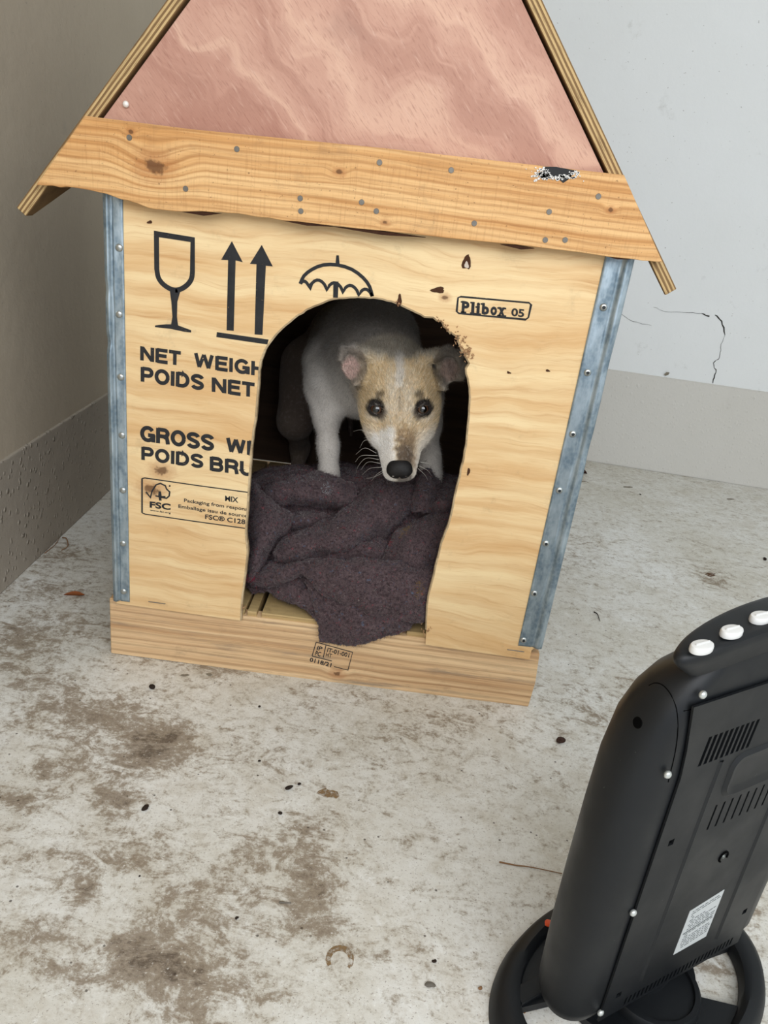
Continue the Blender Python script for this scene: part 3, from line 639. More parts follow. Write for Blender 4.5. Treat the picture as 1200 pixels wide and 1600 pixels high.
# --- gable, roof boards, roof slabs
ax, az = .3045, 1.283; sl = 1.268
zb = .80
board('gable_panel', [(ax-(az-.0325-zb)/sl, PT+.001), (ax+(az-.0325-zb)/sl, PT+.001), (ax, az-.0325)], .001, .012, M['okoume'], bev=.0005)
board('gable_panel', [(ax-(az-.028-zb)/sl, PT+.001), (ax+(az-.028-zb)/sl, PT+.001), (ax, az-.024)], DEP-.012, DEP-.002, M['okoume'], bev=.0005)
def slab(s):
    ang = math.atan(sl); L = math.hypot((az-.7125)/sl, az-.7125); th = .0158
    # local x down the slope, z up out of the roof, y depth; the eave only projects at the front
    D = DEP+.035; Lw = L-.19; out = [(0, 0), (L, 0), (L, .018), (L-.07, .10), (Lw, .13), (Lw, D), (0, D)] if s < 0 else [(0, 0), (L, 0), (L, .006), (L-.10, .010), (Lw, .03), (Lw, D), (0, D)]
    bm = bmesh.new(); n = len(out); vs = [bm.verts.new((x, y, z)) for z in (-th, 0) for x, y in out]
    bm.faces.new(vs[:n][::-1]); bm.faces.new(vs[n:])
    for k in range(n): bm.faces.new([vs[k], vs[(k+1) % n], vs[n+(k+1) % n], vs[n+k]])
    bmesh.ops.bevel(bm, geom=bm.edges[:], offset=.0008, segments=1, affect='EDGES')
    o = bm_obj('roof_slab', bm, M['ply'], H, world=False)
    ux = Vector((s*math.cos(ang), 0, -math.sin(ang))); uy = Vector((0, 1, 0)); uz = Vector((s*math.sin(ang), 0, math.cos(ang)))
    if s < 0: pass
    mw = Matrix(((ux.x, uy.x, uz.x, ax-HL[0]), (ux.y, uy.y, uz.y, -.003-HL[1]), (ux.z, uy.z, uz.z, az-HL[2]), (0, 0, 0, 1)))
    if s < 0:   # keep a right-handed frame
        me = o.data; me.transform(Matrix.Scale(-1, 4, (0, 1, 0))); me.transform(Matrix.Translation((0, DEP+.035, 0))); me.flip_normals()
        mw = Matrix(((ux.x, -uy.x, uz.x, ax-HL[0]), (ux.y, -uy.y, uz.y, -.003+DEP+.035-HL[1]), (ux.z, -uy.z, uz.z, az-HL[2]), (0, 0, 0, 1)))
    o.matrix_local = mw
    return o
slab(1); slab(-1)
# battens under the eaves and long crate rails
ub = px2([(133, 181), (300, 202), (600, 231.5), (975, 273.5)], -.025)
low = px2([(1035, 410), (1022, 409), (985, 405), (860, 389), (700, 372), (560, 357), (490, 349), (420, 341), (370, 333), (330, 331), (275, 330), (240, 326), (215, 318), (190, 311), (155, 300), (120, 294), (95, 292), (57, 289)], -.025)
rr = catmull(np.array(low), 3)
rr = [(p[0], p[1]+random.uniform(-.0008, .0008)) for p in rr]
UB = board('eave_board', [tuple(q) for q in ub]+rr, -.026, -.0045, M['upper'], bev=.0007)
nails = [(202, 215), (370, 233), (593, 254), (705, 266), (290, 295), (469, 310), (588, 330), (470, 330), (741, 349), (858, 331), (852, 375), (935, 307), (883, 375), (565, 316)]
for i, (px, py) in enumerate(nails):
    p = aty(px, py, -.026); bm = bmesh.new(); bmesh.ops.create_cone(bm, cap_ends=True, segments=14, radius1=.0038, radius2=.0034, depth=.0012)
    for v in bm.verts: v.co = Vector((p[0]+v.co.x, -.0262+v.co.z*-1, p[2]+v.co.y))
    bm_obj('nail', bm, M['nail'], UB)
GP = [o for o in H.children if o.name == 'gable_panel'][0]
p = aty(197, 163, 0.); bm = bmesh.new(); bmesh.ops.create_uvsphere(bm, u_segments=12, v_segments=8, radius=1)
for v in bm.verts: v.co = Vector((p[0]+v.co.x*.0042, -.001+v.co.y*.003, p[2]+v.co.z*.0042))
tag(bm_obj('nail', bm, flat('pale screw head', '#e9e4dc', .35, .5, .2), GP, smooth=True), 'pale round screw head')
# damage on the lower edge: dark chips of bark; white paint smear and black patch
bark = flat('dark bark', '#3f2a20', .9, .05, 0, 200, .4)
for (a, b, c_, d) in ((285, 331, 345, 334), (430, 342, 520, 354), (520, 354, 665, 371), (782, 382, 835, 388), (932, 396, 985, 405)):
    P = px2([(a, b), ((a+c_)/2, (b+d)/2-2), (c_, d), ((a+c_)/2+5, (b+d)/2+4.5)], -.020); prism_obj('bark_strip', P, -.024, -.012, bark, UB)
blackp = flat('black tar', '#1b1a1c', .5, .3); whitep = flat('white paint smear', '#dcdad6', .7, .2)
prism_obj('black_patch', px2(Z2([(540, 488), (580, 489), (640, 500), (632, 508), (610, 512), (612, 528), (600, 536), (588, 526), (570, 518), (548, 510)]), -.026), -.0266, -.0255, blackp, UB)
V, Fc = [], []
for i in range(170):
    if i < 90: a, b = random.gauss(540, 14), random.gauss(510, 9)
    elif i < 150: a, b = random.gauss(585, 30), random.gauss(520, 4)
    else: a, b = random.gauss(636, 9), random.gauss(508, 4)
    b = max(b, 486+(a-500)*.1); q = aty(*z2(a, b), -.0263); r_ = random.uniform(.0006, .0022); n = 6; k = len(V)
    for yy in (-.0260, -.0272): V += [(q[0]+r_*random.uniform(.6, 1.3)*math.cos(6.283*j/n), yy, q[2]+r_*.7*random.uniform(.6, 1.3)*math.sin(6.283*j/n)) for j in range(n)]
    Fc += [[k+n+j for j in range(n)]]+[[k+j, k+(j+1) % n, k+n+(j+1) % n, k+n+j] for j in range(n)]
mesh_obj('paint_smear', V, Fc, whitep, UB)
# heat treatment stamp on the base board
BBd = [o for o in H.children if o.name == 'base_board'][0]; yb = .0095
def z6(x, y): return (480+x/2.857, 920+y/2.857)
Z6 = lambda L: [z6(*q) for q in L]
q = px2(Z6([(40, 238), (203, 283), (182, 363), (120, 347)]), yb); q2 = px2(Z6([(22, 300), (40, 238)]), yb); q3 = px2(Z6([(84, 250), (72, 306)]), yb); q4 = px2(Z6([(22, 300), (110, 322)]), yb)
ink_obj('printed_stamp', stroke(q, .0014)+stroke(q2, .0014)+stroke(q3, .0014)+stroke(q4, .0014), BBd, yb-.0004, label='dark boxed heat treatment stamp')
solid_text([('IT-01-001', z6(92, 262), z6(190, 288), z6(88, 281), .02), ('HT', z6(86, 284), z6(112, 291), z6(82, 302), .01), ('0118/21', z6(14, 306), z6(110, 332), z6(10, 324), .02), ('IP', z6(48, 254), z6(70, 260), z6(42, 272), .02), ('PC', z6(40, 276), z6(64, 283), z6(34, 296), .02)], 'printed_stamp_text', BBd, 'small dark stamp text IT-01-001 HT 0118/21', y=yb)
bpy.data.objects.remove(CUT)
for (a, b) in ((232, 940), (793, 1015)): # staples
    p0 = aty(a, b, -.001); p1 = aty(a+26, b+3.5, -.001); v, f = tube([p0+[0, .002, 0], p0, p1, p1+[0, .002, 0]], .0007, 6); mesh_obj('staple', v, f, M['nail'], FP)

#PART2
# ------------------------------------------------------------------ electric heater seen from behind
HA = math.radians(32); HC = (.745, -.49, 0.)
plastic = None
def black_plastic():
    t = NT('black moulded plastic', .5, .35); p = t.obj(); n = t.noise(p, 900, 2); d = t.noise(p, 180, 3, .6)
    c = t.mix(t.noise(p, 9, 3), hx('#0d0f12'), hx('#16191c')); c = t.mix(t.math('MULTIPLY', t.ss(d, .74, .78), .5), c, hx('#777a76'))
    t.col(c); t.put(t.b.inputs['Roughness'], t.ss(t.noise(p, 12, 4), .3, .7, .38, .55)); t.bump(n, .12, .0003); return t.m
M['plas'] = black_plastic(); M['dark'] = flat('dark hollow', '#050505', .9, .05)
HR = empty('electric_heater', HC, 'black plastic electric heater on an oval foot, seen from behind, white knobs on top', 'heater', rz=HA)
def hobj(name, V, Fc, m, parent=HR, smooth=True, bev=0.):
    me = bpy.data.meshes.new(name); me.from_pydata([tuple(map(float, v)) for v in V], [], [list(map(int, f)) for f in Fc]); me.materials.append(m)
    bm = bmesh.new(); bm.from_mesh(me); bmesh.ops.recalc_face_normals(bm, faces=bm.faces)
    if bev: bmesh.ops.bevel(bm, geom=[e for e in bm.edges if e.calc_face_angle(0) > .6], offset=bev, segments=2, affect='EDGES')
    if smooth:
        for e in bm.edges:
            if e.calc_face_angle(0) > .7: e.smooth = False
    bm.to_mesh(me); bm.free()
    if smooth: me.polygons.foreach_set('use_smooth', [True]*len(me.polygons))
    o = bpy.data.objects.new(name, me); link(o, parent); return o
# oval foot: local x = width direction, local y = towards the front (away from the camera)
A_, B_ = .181, .113
NR, NTH = 14, 96
rads = [0, .2, .36, .42, .46, .60, .70, .80, .815, .86, .93, .965, 1.0, 1.004]
zz =   [.012, .012, .012, .013, .013, .013, .013, .013, .020, .024, .023, .019, .006, 0]
V, Fc = [], []
def hole_cell(i, th):
    t = math.degrees(th) % 360
    return 4 <= i < 7 and (162 < t < 229 or 309 < t < 347)
for i in range(NR):
    for j in range(NTH):
        th = 2*math.pi*j/NTH; V.append((A_*rads[i]*math.cos(th), B_*rads[i]*math.sin(th), zz[i]))
nt = len(V); V += [(v[0], v[1], max(0, v[2]-.010) if k//NTH < 12 else 0) for k, v in enumerate(V)]
def solid(i, j): return not hole_cell(i, 2*math.pi*((j % NTH)+.5)/NTH)
for i in range(NR-1):
    for j in range(NTH):
        j2 = (j+1) % NTH; q = [i*NTH+j, i*NTH+j2, (i+1)*NTH+j2, (i+1)*NTH+j]
        if solid(i, j):
            Fc.append(q); Fc.append([k+nt for k in q[::-1]])
            if i+1 < NR-1 and not solid(i+1, j): Fc.append([q[3], q[2], q[2]+nt, q[3]+nt])
            if i > 0 and not solid(i-1, j): Fc.append([q[0], q[1], q[1]+nt, q[0]+nt])
            if not solid(i, j+1): Fc.append([q[1], q[2], q[2]+nt, q[1]+nt])
            if not solid(i, j-1): Fc.append([q[0], q[3], q[3]+nt, q[0]+nt])
FT_ = hobj('foot', V, Fc, M['plas'])
bm = bmesh.new(); box_bm(bm, (-.137, .030, .012), (-.05, .048, .0185), .001); bm_obj('spoke', bm, M['plas'], HR, world=False)
# swivel hub: round collar with a dark well
def lathe(prof, n=40, sx=1, sy=1, c=(0, 0, 0)):
    V = [(c[0]+sx*r*math.cos(6.28318*k/n), c[1]+sy*r*math.sin(6.28318*k/n), c[2]+z) for r, z in prof for k in range(n)]
    Fc = [[i*n+k, i*n+(k+1) % n, (i+1)*n+(k+1) % n, (i+1)*n+k] for i in range(len(prof)-1) for k in range(n)]
    return V, Fc
V, Fc = lathe([(.0005, .020), (.046, .020), (.047, .024), (.052, .024), (.0545, .020), (.055, .0125)], c=(.012, -.012, 0)); hobj('swivel_collar', V, Fc, M['plas'])
V, Fc = lathe([(.0005, .055), (.03, .055), (.034, .045), (.036, .02)], sx=1.3, c=(.012, .012, 0)); hobj('neck', V, Fc, M['plas'])
# body shell lofted from rounded cross sections
def section(hw, yb, yf, hr):
    """rear flat half-width hr at y=yb, widest hw, rounding away to the front yf"""
    P = []; ym = yb+.36*(yf-yb)
    for k in range(0, 13):
        a = math.pi/2*k/12; P.append((hr+(hw-hr)*math.sin(a)**.9, yb+(ym-yb)*(1-math.cos(a)**.95 if k < 12 else 1)))
    for k in range(1, 12):
        a = math.pi/2*k/11; P.append((hw-.058*(1-math.cos(a)), ym+(yf-ym)*math.sin(a)))
    return P+[(-x, y) for x, y in P[::-1]]
XC = .008
lev = [(.046, .130, .030, 0), (.049, .138, .012, 0), (.056, .145, .004, 0), (.07, .149, 0, 0), (.14, .152, 0, 0), (.22, .153, 0, 0), (.30, .153, 0, 0), (.36, .151, 0, 0), (.40, .146, 0, .002), (.425, .139, 0, .007), (.445, .130, .0005, .015), (.460, .119, .001, .025), (.472, .107, .002, .035), (.482, .094, .004, .045), (.489, .078, .006, .051), (.492, .06, .009, .056)]
V = []
for z, w_, ins, inf in lev:
    sec = section(w_, -.032+ins, .046-inf, max(.02, min(.112, w_-.022))); V += [(x+XC, y, z) for x, y in sec]
ns = len(sec); Fc = [[i*ns+k, i*ns+(k+1) % ns, (i+1)*ns+(k+1) % ns, (i+1)*ns+k] for i in range(len(lev)-1) for k in range(ns)]
def capgrid(i, rev):
    f = []
    for k in range(ns//2-1):
        q = [i*ns+k, i*ns+k+1, i*ns+ns-2-k, i*ns+ns-1-k]; f.append(q[::-1] if rev else q)
    return f
Fc += capgrid(0, True)+capgrid(len(lev)-1, False)
BODY = hobj('body_shell', V, Fc, M['plas'])
# rear cover: 3 mm plate with slots cut through over a dark hollow
def slotbox(V, Fc, x, z, w, h, sl=0., y0=-.05, y1=-.0):
    k = len(V); V += [(x-w/2, y0, z-h/2), (x+w/2, y0, z-h/2), (x+w/2+sl, y0, z+h/2), (x-w/2+sl, y0, z+h/2)]; V += [(a, y1, c) for a, b, c in V[k:k+4]]
    Fc += [[k, k+1, k+2, k+3], [k+7, k+6, k+5, k+4], [k, k+4, k+5, k+1], [k+1, k+5, k+6, k+2], [k+2, k+6, k+7, k+3], [k+3, k+7, k+4, k]]
hwz = lambda z: np.interp(z, [.06, .08, .38, .42, .4475], [.1, .108, .112, .118, .128])
cov = []
for z in (.056, .062, .10, .2, .3, .37, .40, .43, .4475): cov.append((z, .108 if z < .38 else .108+(z-.38)*.22))
pl2 = [(XC+w, z) for z, w in cov]+[(XC-w, z) for z, w in cov[::-1]]
V, Fc = prism_xz(pl2, -.0352, -.0330); COV = hobj('rear_cover', V, Fc, M['plas'], smooth=False)
SV, SF = [], []
for i in range(10): slotbox(SV, SF, -.080+i*.0070, .392, .0042, .031, .002)
for i in range(16): slotbox(SV, SF, -.034+i*.0115+.002, .300, .0028, .030, .001)
for i in range(28): slotbox(SV, SF, -.066+i*.0061, .066, .0030, .0115, .001)
for (x, z) in ((-.082, .290), (-.081, .085), (.102, .112)): slotbox(SV, SF, x, z, .007, .007)
me = bpy.data.meshes.new('c'); me.from_pydata(SV, [], SF); bm = bmesh.new(); bm.from_mesh(me); bmesh.ops.recalc_face_normals(bm, faces=bm.faces); bm.to_mesh(me); bm.free()
ct = bpy.data.objects.new('c', me); COL.objects.link(ct); ct.parent = HR
md = COV.modifiers.new('b', 'BOOLEAN'); md.operation = 'DIFFERENCE'; md.object = ct; md.solver = 'EXACT'
bpy.context.view_layer.update()
nm = bpy.data.meshes.new_from_object(COV.evaluated_get(bpy.context.evaluated_depsgraph_get())); COV.modifiers.clear(); bpy.data.objects.remove(ct)
if len(nm.polygons) > 20: COV.data = nm
V, Fc = prism_xz([(XC-.1, .058), (XC+.1, .058), (XC+.104, .44), (XC-.104, .44)], -.0328, -.0322); hobj('vent_hollow', V, Fc, M['dark'], smooth=False)
# carrying recess: raised rounded rim with sunken darker pad
def rrect(x0, x1, z0, z1, r, n=6):
    P = []
    for cx, cz, a in ((x1-r, z0+r, -90), (x1-r, z1-r, 0), (x0+r, z1-r, 90), (x0+r, z0+r, 180)):
        for k in range(n+1): t = math.radians(a+90*k/n); P.append((cx+r*math.cos(t), cz+r*math.sin(t)))
    return P
ro = rrect(-.033, .06, .321, .373, .016); ri = rrect(-.029, .056, .325, .369, .013); rj = rrect(-.023, .05, .331, .363, .010); n = len(ro)
V = [(x, -.0353, z) for x, z in ro]+[(x, -.0378, z) for x, z in ri]+[(x, -.0356, z) for x, z in rj]+[(x, -.0353, z) for x, z in rrect(-.02, .047, .334, .36, .01)]
Fc = [[i*n+k, i*n+(k+1) % n, (i+1)*n+(k+1) % n, (i+1)*n+k] for i in range(3) for k in range(n)]+[[3*n+k for k in range(n)]]
hobj('grip_recess', V, Fc, M['plas'])
from mathutils.bvhtree import BVHTree
_bv = BVHTree.FromPolygons([tuple(v.co) for v in BODY.data.vertices], [tuple(p.vertices) for p in BODY.data.polygons])
# long crease ridges down the cover
for x in (-.049, .066):
    V, Fc = [], []
    for z, dx in ((.372, .0), (.33, -.001), (.2, -.002), (.09, -.002)): V += [(x+dx-.0035, -.0351, z), (x+dx, -.0368, z), (x+dx+.0035, -.0351, z)]
    for i in range(3): Fc += [[3*i+k, 3*i+k+1, 3*i+k+4, 3*i+k+3] for k in range(2)]
    hobj('crease', V, Fc, M['plas'])
# seams, screws, screw holes
scr = flat('bright screw', '#c9cdca', .3, .5, .6)
def lpt(P): # world -> heater local
    d = np.array(P)-np.array(HC); return np.array([d[0]*math.cos(HA)+d[1]*math.sin(HA), -d[0]*math.sin(HA)+d[1]*math.cos(HA), d[2]])
def onrear(px, py, y):
    d = ray(px, py); o = lpt(CP); dl = lpt(np.array(HC)+d); return o+dl*(y-o[1])/dl[1]
for (px, py) in ((1044, 1211), (990, 1427), (939, 1583), (1099, 1086)):
    p = onrear(px, py, -.035); bm = bmesh.new(); bmesh.ops.create_uvsphere(bm, u_segments=14, v_segments=8, radius=1)
    me = bpy.data.meshes.new('screw')
    for v in bm.verts: v.co = Vector((p[0]+v.co.x*.0037, -.0345+v.co.z*.0028, p[2]+v.co.y*.0037))
    bm.to_mesh(me); bm.free(); me.materials.append(scr); me.polygons.foreach_set('use_smooth', [True]*len(me.polygons)); link(bpy.data.objects.new('screw', me), HR)
def onbody(px, py):
    o = lpt(CP); dl = lpt(np.array(HC)+ray(px, py)); hit = _bv.ray_cast(Vector(o), Vector(dl)); return (np.array(hit[0]), np.array(hit[1])) if hit[0] is not None else None
def disc(px, py, r, m, name):
    h = onbody(px, py)
    if h is None: return
    p, n_ = h; n_ = n_ if n_@(lpt(CP)-p) > 0 else -n_; a = np.cross(n_, [0, 0, 1.]); a /= np.linalg.norm(a); b = np.cross(n_, a); V, Fc = lathe([(.0001, .0006), (r*.9, .0006), (r, 0)], 20)
    hobj(name, [p+a*v[0]+b*v[1]+n_*(v[2]-.0001) for v in V], Fc, m)
disc(996, 1129, .0050, M['dark'], 'screw_hole')
def seam_px(pts):
    P = [onbody(*q) for q in pts]; P = [h[0] for h in P if h]
    if len(P) > 2: V, Fc = tube(catmull(P, 4), .0005, 5); hobj('seam', V, Fc, M['dark'])
# side seam: groove line where the side shell meets the rear
# rating label with rows of text
labm = flat('pale rating label', '#b9bdbd', .5, .3); lx0, lx1, lz0, lz1 = -.046, .006, .172, .245
lp = [onrear(*q, -.0356) for q in ((1078, 1424), (1132, 1390), (1103, 1463), (1052, 1492))]
V, Fc = prism_xz([(q[0], q[2]) for q in lp], -.0357, -.0353); LAB = hobj('rating_label', V, Fc, labm, smooth=False)
tag(LAB, 'small pale grey rating label')
V, Fc = [], []; a, b, c_ = np.array([lp[0][0], lp[0][2]]), np.array([lp[1][0], lp[1][2]]), np.array([lp[3][0], lp[3][2]])
for i in range(17):
    v0 = .06+i*.053; x = .08+random.random()*.1
    while x < .9:
        w = random.uniform(.04, .14); hh_ = .018 if i != 9 else .03
        if i == 9: x, w = .06, .86
        q = [a+(b-a)*u+(c_-a)*v for u, v in ((x, v0), (min(x+w, .94), v0), (min(x+w, .94), v0+hh_), (x, v0+hh_))]; v_, f_ = prism_xz([tuple(k) for k in q], -.0359, -.0356); k = len(V); V += v_; Fc += [[j+k for j in g_] for g_ in f_]; x += w+random.uniform(.02, .05)
        if random.random() < .08: break
hobj('label_print', V, Fc, flat('grey label print', '#686c6d', .7), LAB, smooth=False)
# spiral screw boss
V, Fc = tube([(.014+.006*math.cos(a), -.0355, .232+.006*math.sin(a)) for a in np.linspace(-.5, 4.2, 16)], .0012, 6); hobj('screw_boss', V, Fc, M['dark'])
V, Fc = lathe([(.0001, .0012), (.002, .001), (.0026, 0)], 12); hobj('screw', [(.014+v[0], -.0352-v[2], .232+v[1]) for v in V], Fc, flat('grey screw', '#6d716f', .4, .5, .6))
# seam groove between side shell and back, dark thin line
def groove(P, r=.0007): V, Fc = tube(P, r, 6); return hobj('seam', V, Fc, M['dark'])
seam_px([(1044, 1222), (1055, 1175), (1059, 1140), (1057, 1108), (1048, 1085), (1036, 1071), (1024, 1067), (1014, 1071)])
seam_px([(1068, 1111), (1085, 1107), (1100, 1102)])
groove([(XC+.1115, -.0318, z) for z in np.linspace(.07, .44, 10)], .0006)
# control deck on top with rotary knobs
def oval(a, b, n=64, e=2.3):
    return [(a*abs(math.cos(t))**(2/e)*math.copysign(1, math.cos(t)), b*abs(math.sin(t))**(2/e)*math.copysign(1, math.sin(t))) for t in np.linspace(0, 2*math.pi, n, endpoint=False)]
V = []; n = 64; rings = [(.128, .012, .470), (.148, .017, .486), (.154, .0195, .492), (.155, .0200, .496), (.153, .0190, .4995), (.149, .0165, .5010), (.13, .0145, .5012), (.09, .010, .5012), (.05, .005, .5012), (.005, .0005, .5012)]
for a, b, z in rings: V += [(XC+x, -.029+y+.010*(1-(x/.155)**2), z+.010*(1-(x/.155)**2)) for x, y in oval(a, b, n)]
Fc = [[i*n+k, i*n+(k+1) % n, (i+1)*n+(k+1) % n, (i+1)*n+k] for i in range(len(rings)-1) for k in range(n)]+[[9*n+k for k in range(n)], list(range(n))[::-1]]
hobj('control_deck', V, Fc, M['plas'])
white = flat('glossy white plastic', '#d9d9d7', .3, .5)
ks = [(1096, 1012), (1141, 993), (1185, 974)]
kp = []
for q in ks:
    P = lpt(atz(*q, .507)); kp.append(P)
dk_ = kp[1]-kp[0]; dk_[2] = 0; kp = [kp[0]-[0, 0, .003], kp[1], kp[2]+[0, 0, .002], kp[2]+dk_+[0, 0, .002], kp[2]+2*dk_+[0, 0, .001]]
for P in kp:
    n = 28; V = []
    for a, b, z in ((.0108, .0060, 0), (.0112, .0064, .001), (.0112, .0064, .0042), (.0106, .0058, .0056), (.0085, .0042, .0062), (.0005, .0004, .0064)):
        V += [(P[0]+x, P[1]+y, P[2]+.0005+z) for x, y in oval(a, b, n, 2.1)]
    Fc = [[i*n+k, i*n+(k+1) % n, (i+1)*n+(k+1) % n, (i+1)*n+k] for i in range(5) for k in range(n)]
    kb = hobj('knob', V, Fc, white); tag(kb, 'white rotary knob')
    v, f = [], []; slotbox(v, f, P[0], 0, .016, .0014); v = [(a, P[1]+c, P[2]+.0005+.0063+(.0012 if b < -.02 else -.001)) for a, b, c in v]; hobj('knob_ridge', v, f, white, kb, smooth=False, bev=.0004)
# front guard (faces the dog house)
V, Fc = prism_xz(rrect(XC-.07, XC+.07, .085, .37, .02), .0462, .0482); hobj('reflector', V, Fc, flat('bright reflector', '#b8b8b4', .25, .5, .9), smooth=False)
for z in (.16, .23, .30):
    v, f = tube([(XC-.062, .053, z), (XC+.062, .053, z)], .005, 12); hobj('heating_tube', v, f, flat('quartz tube', '#d8cfc4', .2, .5))
for i in range(17):
    x = XC-.068+i*.0085; v, f = tube([(x, .0475, .09), (x, .060, .10), (x, .060, .34), (x, .0475, .35)], .0011, 6); hobj('guard_wire', v, f, scr)

# ------------------------------------------------------------------ implicit surfaces for the dog
class Field:
    def __init__(s, xs, ys, zs):
        s.ax = (np.asarray(xs, np.float32), np.asarray(ys, np.float32), np.asarray(zs, np.float32)); s.F = np.full([len(a) for a in s.ax], .5, np.float32)
    def sub(s, lo, hi):
        sl_ = tuple(slice(max(0, np.searchsorted(a, l)-1), np.searchsorted(a, h)+1) for a, l, h in zip(s.ax, lo, hi))
        g = np.meshgrid(*[a[q] for a, q in zip(s.ax, sl_)], indexing='ij'); return sl_, np.stack(g, -1)
    def add(s, d, sl_, k, mode):
        a = s.F[sl_]
        if mode == 'cut': h = np.clip(.5-.5*(a+d)/k, 0, 1); s.F[sl_] = a*(1-h)+(-d)*h+k*h*(1-h)
        else: h = np.clip(.5+.5*(a-d)/k, 0, 1); s.F[sl_] = a*(1-h)+d*h-k*h*(1-h)
    def cone(s, a, b, ra, rb, k=.02, mode='add', flat_=None):
        a, b = np.array(a, float), np.array(b, float); R_ = max(ra, rb)+k*1.5+.004
        sl_, P = s.sub(np.minimum(a, b)-R_, np.maximum(a, b)+R_); ab = b-a; t = np.clip(((P-a)@ab)/(ab@ab), 0, 1)
        s.add(np.linalg.norm(P-a-t[..., None]*ab, axis=-1)-(ra+(rb-ra)*t), sl_, k, mode)
    def chain(s, pts, rs, k=.02):
        for i in range(len(pts)-1): s.cone(pts[i], pts[i+1], rs[i], rs[i+1], k)
    def ell(s, c, r, axes=None, k=.02, mode='add'):
        c = np.array(c, float); r = np.array(r, float); R_ = r.max()+k*1.5+.004; sl_, P = s.sub(c-R_, c+R_); q = P-c
        if axes is not None: q = q@np.array(axes).T
        k0 = np.linalg.norm(q/r, axis=-1); k1 = np.linalg.norm(q/r**2, axis=-1)+1e-6; s.add((k0*(k0-1)/k1).astype(np.float32), sl_, k, mode)
    def mesh(s):
        F_ = s.F; S = F_ < 0; n = F_.shape
        C8 = [(i, j, k) for i in (0, 1) for j in (0, 1) for k in (0, 1)]
        cnt = sum(S[i:n[0]-1+i, j:n[1]-1+j, k:n[2]-1+k].astype(np.int8) for i, j, k in C8)
        act = np.argwhere((cnt > 0) & (cnt < 8)); idx = np.full([a-1 for a in n], -1, np.int32); idx[tuple(act.T)] = np.arange(len(act))
        val = {c: F_[tuple((act+c).T)] for c in C8}; pos = {c: np.stack([s.ax[d][act[:, d]+c[d]] for d in range(3)], 1) for c in C8}
        acc = np.zeros((len(act), 3)); num = np.zeros(len(act))
        for a in C8:
            for d in range(3):
                if a[d]: continue
                b = list(a); b[d] = 1; b = tuple(b); va, vb = val[a], val[b]; m = (va < 0) != (vb < 0); t = np.where(m, va/(va-vb+1e-12), 0)
                acc += np.where(m[:, None], pos[a]+(pos[b]-pos[a])*t[:, None], 0); num += m
        V = acc/num[:, None]; Q = []
        for d in range(3):
            lo = [slice(None)]*3; hi = [slice(None)]*3; lo[d] = slice(0, -1); hi[d] = slice(1, None)
            e = np.argwhere(S[tuple(lo)] != S[tuple(hi)]); u, v = [x for x in range(3) if x != d]
            e = e[(e[:, u] > 0) & (e[:, v] > 0) & (e[:, u] < n[u]-1) & (e[:, v] < n[v]-1)]
            q = []
            for (du, dv) in ((-1, -1), (0, -1), (0, 0), (-1, 0)):
                c = e.copy(); c[:, u] += du; c[:, v] += dv; q.append(idx[tuple(c.T)])
            q = np.stack(q, 1); ins = S[tuple(e.T)]; flip = ins if d != 1 else ~ins
            q[~flip] = q[~flip][:, ::-1]; Q.append(q)
        Q = np.vstack(Q); return V, Q[(Q >= 0).all(1)]

# head frame: m = along the muzzle, n = out of the top of the head, s = towards the dog's left (image right)
EYE = aty(624.5, 631, .085)
vd = EYE-CP; vd /= np.linalg.norm(vd); th = math.radians(30)
hs_ = CR-vd*(CR@vd); hs_ /= np.linalg.norm(hs_); hu = np.cross(hs_, vd)
ty = math.radians(1.0)
hm = -hu*math.cos(th)-vd*math.sin(th); hn = hu*math.sin(th)*-1*-1; hn = -vd*math.cos(th)+hu*math.sin(th)
HAX = np.stack([hs_, hm, hn])
def hp(s, m, n): return EYE+hs_*s+hm*m+hn*n
def toh(P): return (np.asarray(P)-EYE)@HAX.T

# ------------------------------------------------------------------ dog
DL = aty(560, 560, .35); DL = (float(DL[0]), float(DL[1]), ZP+.008)
DOG = empty('dog', DL, 'slim fawn and white short-haired dog standing in the doorway, head lowered, looking up', 'dog')
def ax2(a, lo, b, c, hi, fine, coarse): return axis(lo, b, c, hi, fine, coarse)
fld = Field(axis(.10, .295, .53, .56, .0019, .006), axis(-.05, -.04, .235, .72, .0019, .007), axis(.115, .37, .615, .68, .0019, .006))
def he(s, m, n, r, k=.012, mode='add'): fld.ell(hp(s, m, n), r, HAX, k, mode)
def hcone(a, b, ra, rb, k=.012, mode='add'): fld.cone(hp(*a), hp(*b), ra, rb, k, mode)
he(0, -.042, -.050, (.058, .066, .052), .01)
he(0, -.030, -.030, (.046, .050, .036), .012)
for s in (-1, 1):
    he(s*.034, -.020, -.052, (.030, .050, .040), .015)         # temples and cheek
    he(s*.032, .014, -.062, (.019, .032, .028), .016)          # cheek under the eye
    he(s*.026, -.014, -.006, (.018, .014, .009), .010)         # brow
    hcone((s*.015, .035, -.054), (s*.0115, .092, -.053), .023, .0150, .012)   # upper lip
    he(s*.020, -.055, -.014, (.028, .035, .024), .014)
hcone((0, .0, -.030), (0, .092, -.037), .027, .0165, .014)     # bridge
hcone((0, .02, -.075), (0, .078, -.066), .024, .013, .012)     # lower jaw
he(0, .090, -.048, (.021, .019, .019), .008)
he(0, -.010, .000, (.004, .028, .012), .012, 'cut')            # shallow furrow between the brows
for s in (-1, 1): he(s*.0365, .001, -.0135, (.0130, .0112, .0126), .003, 'cut')
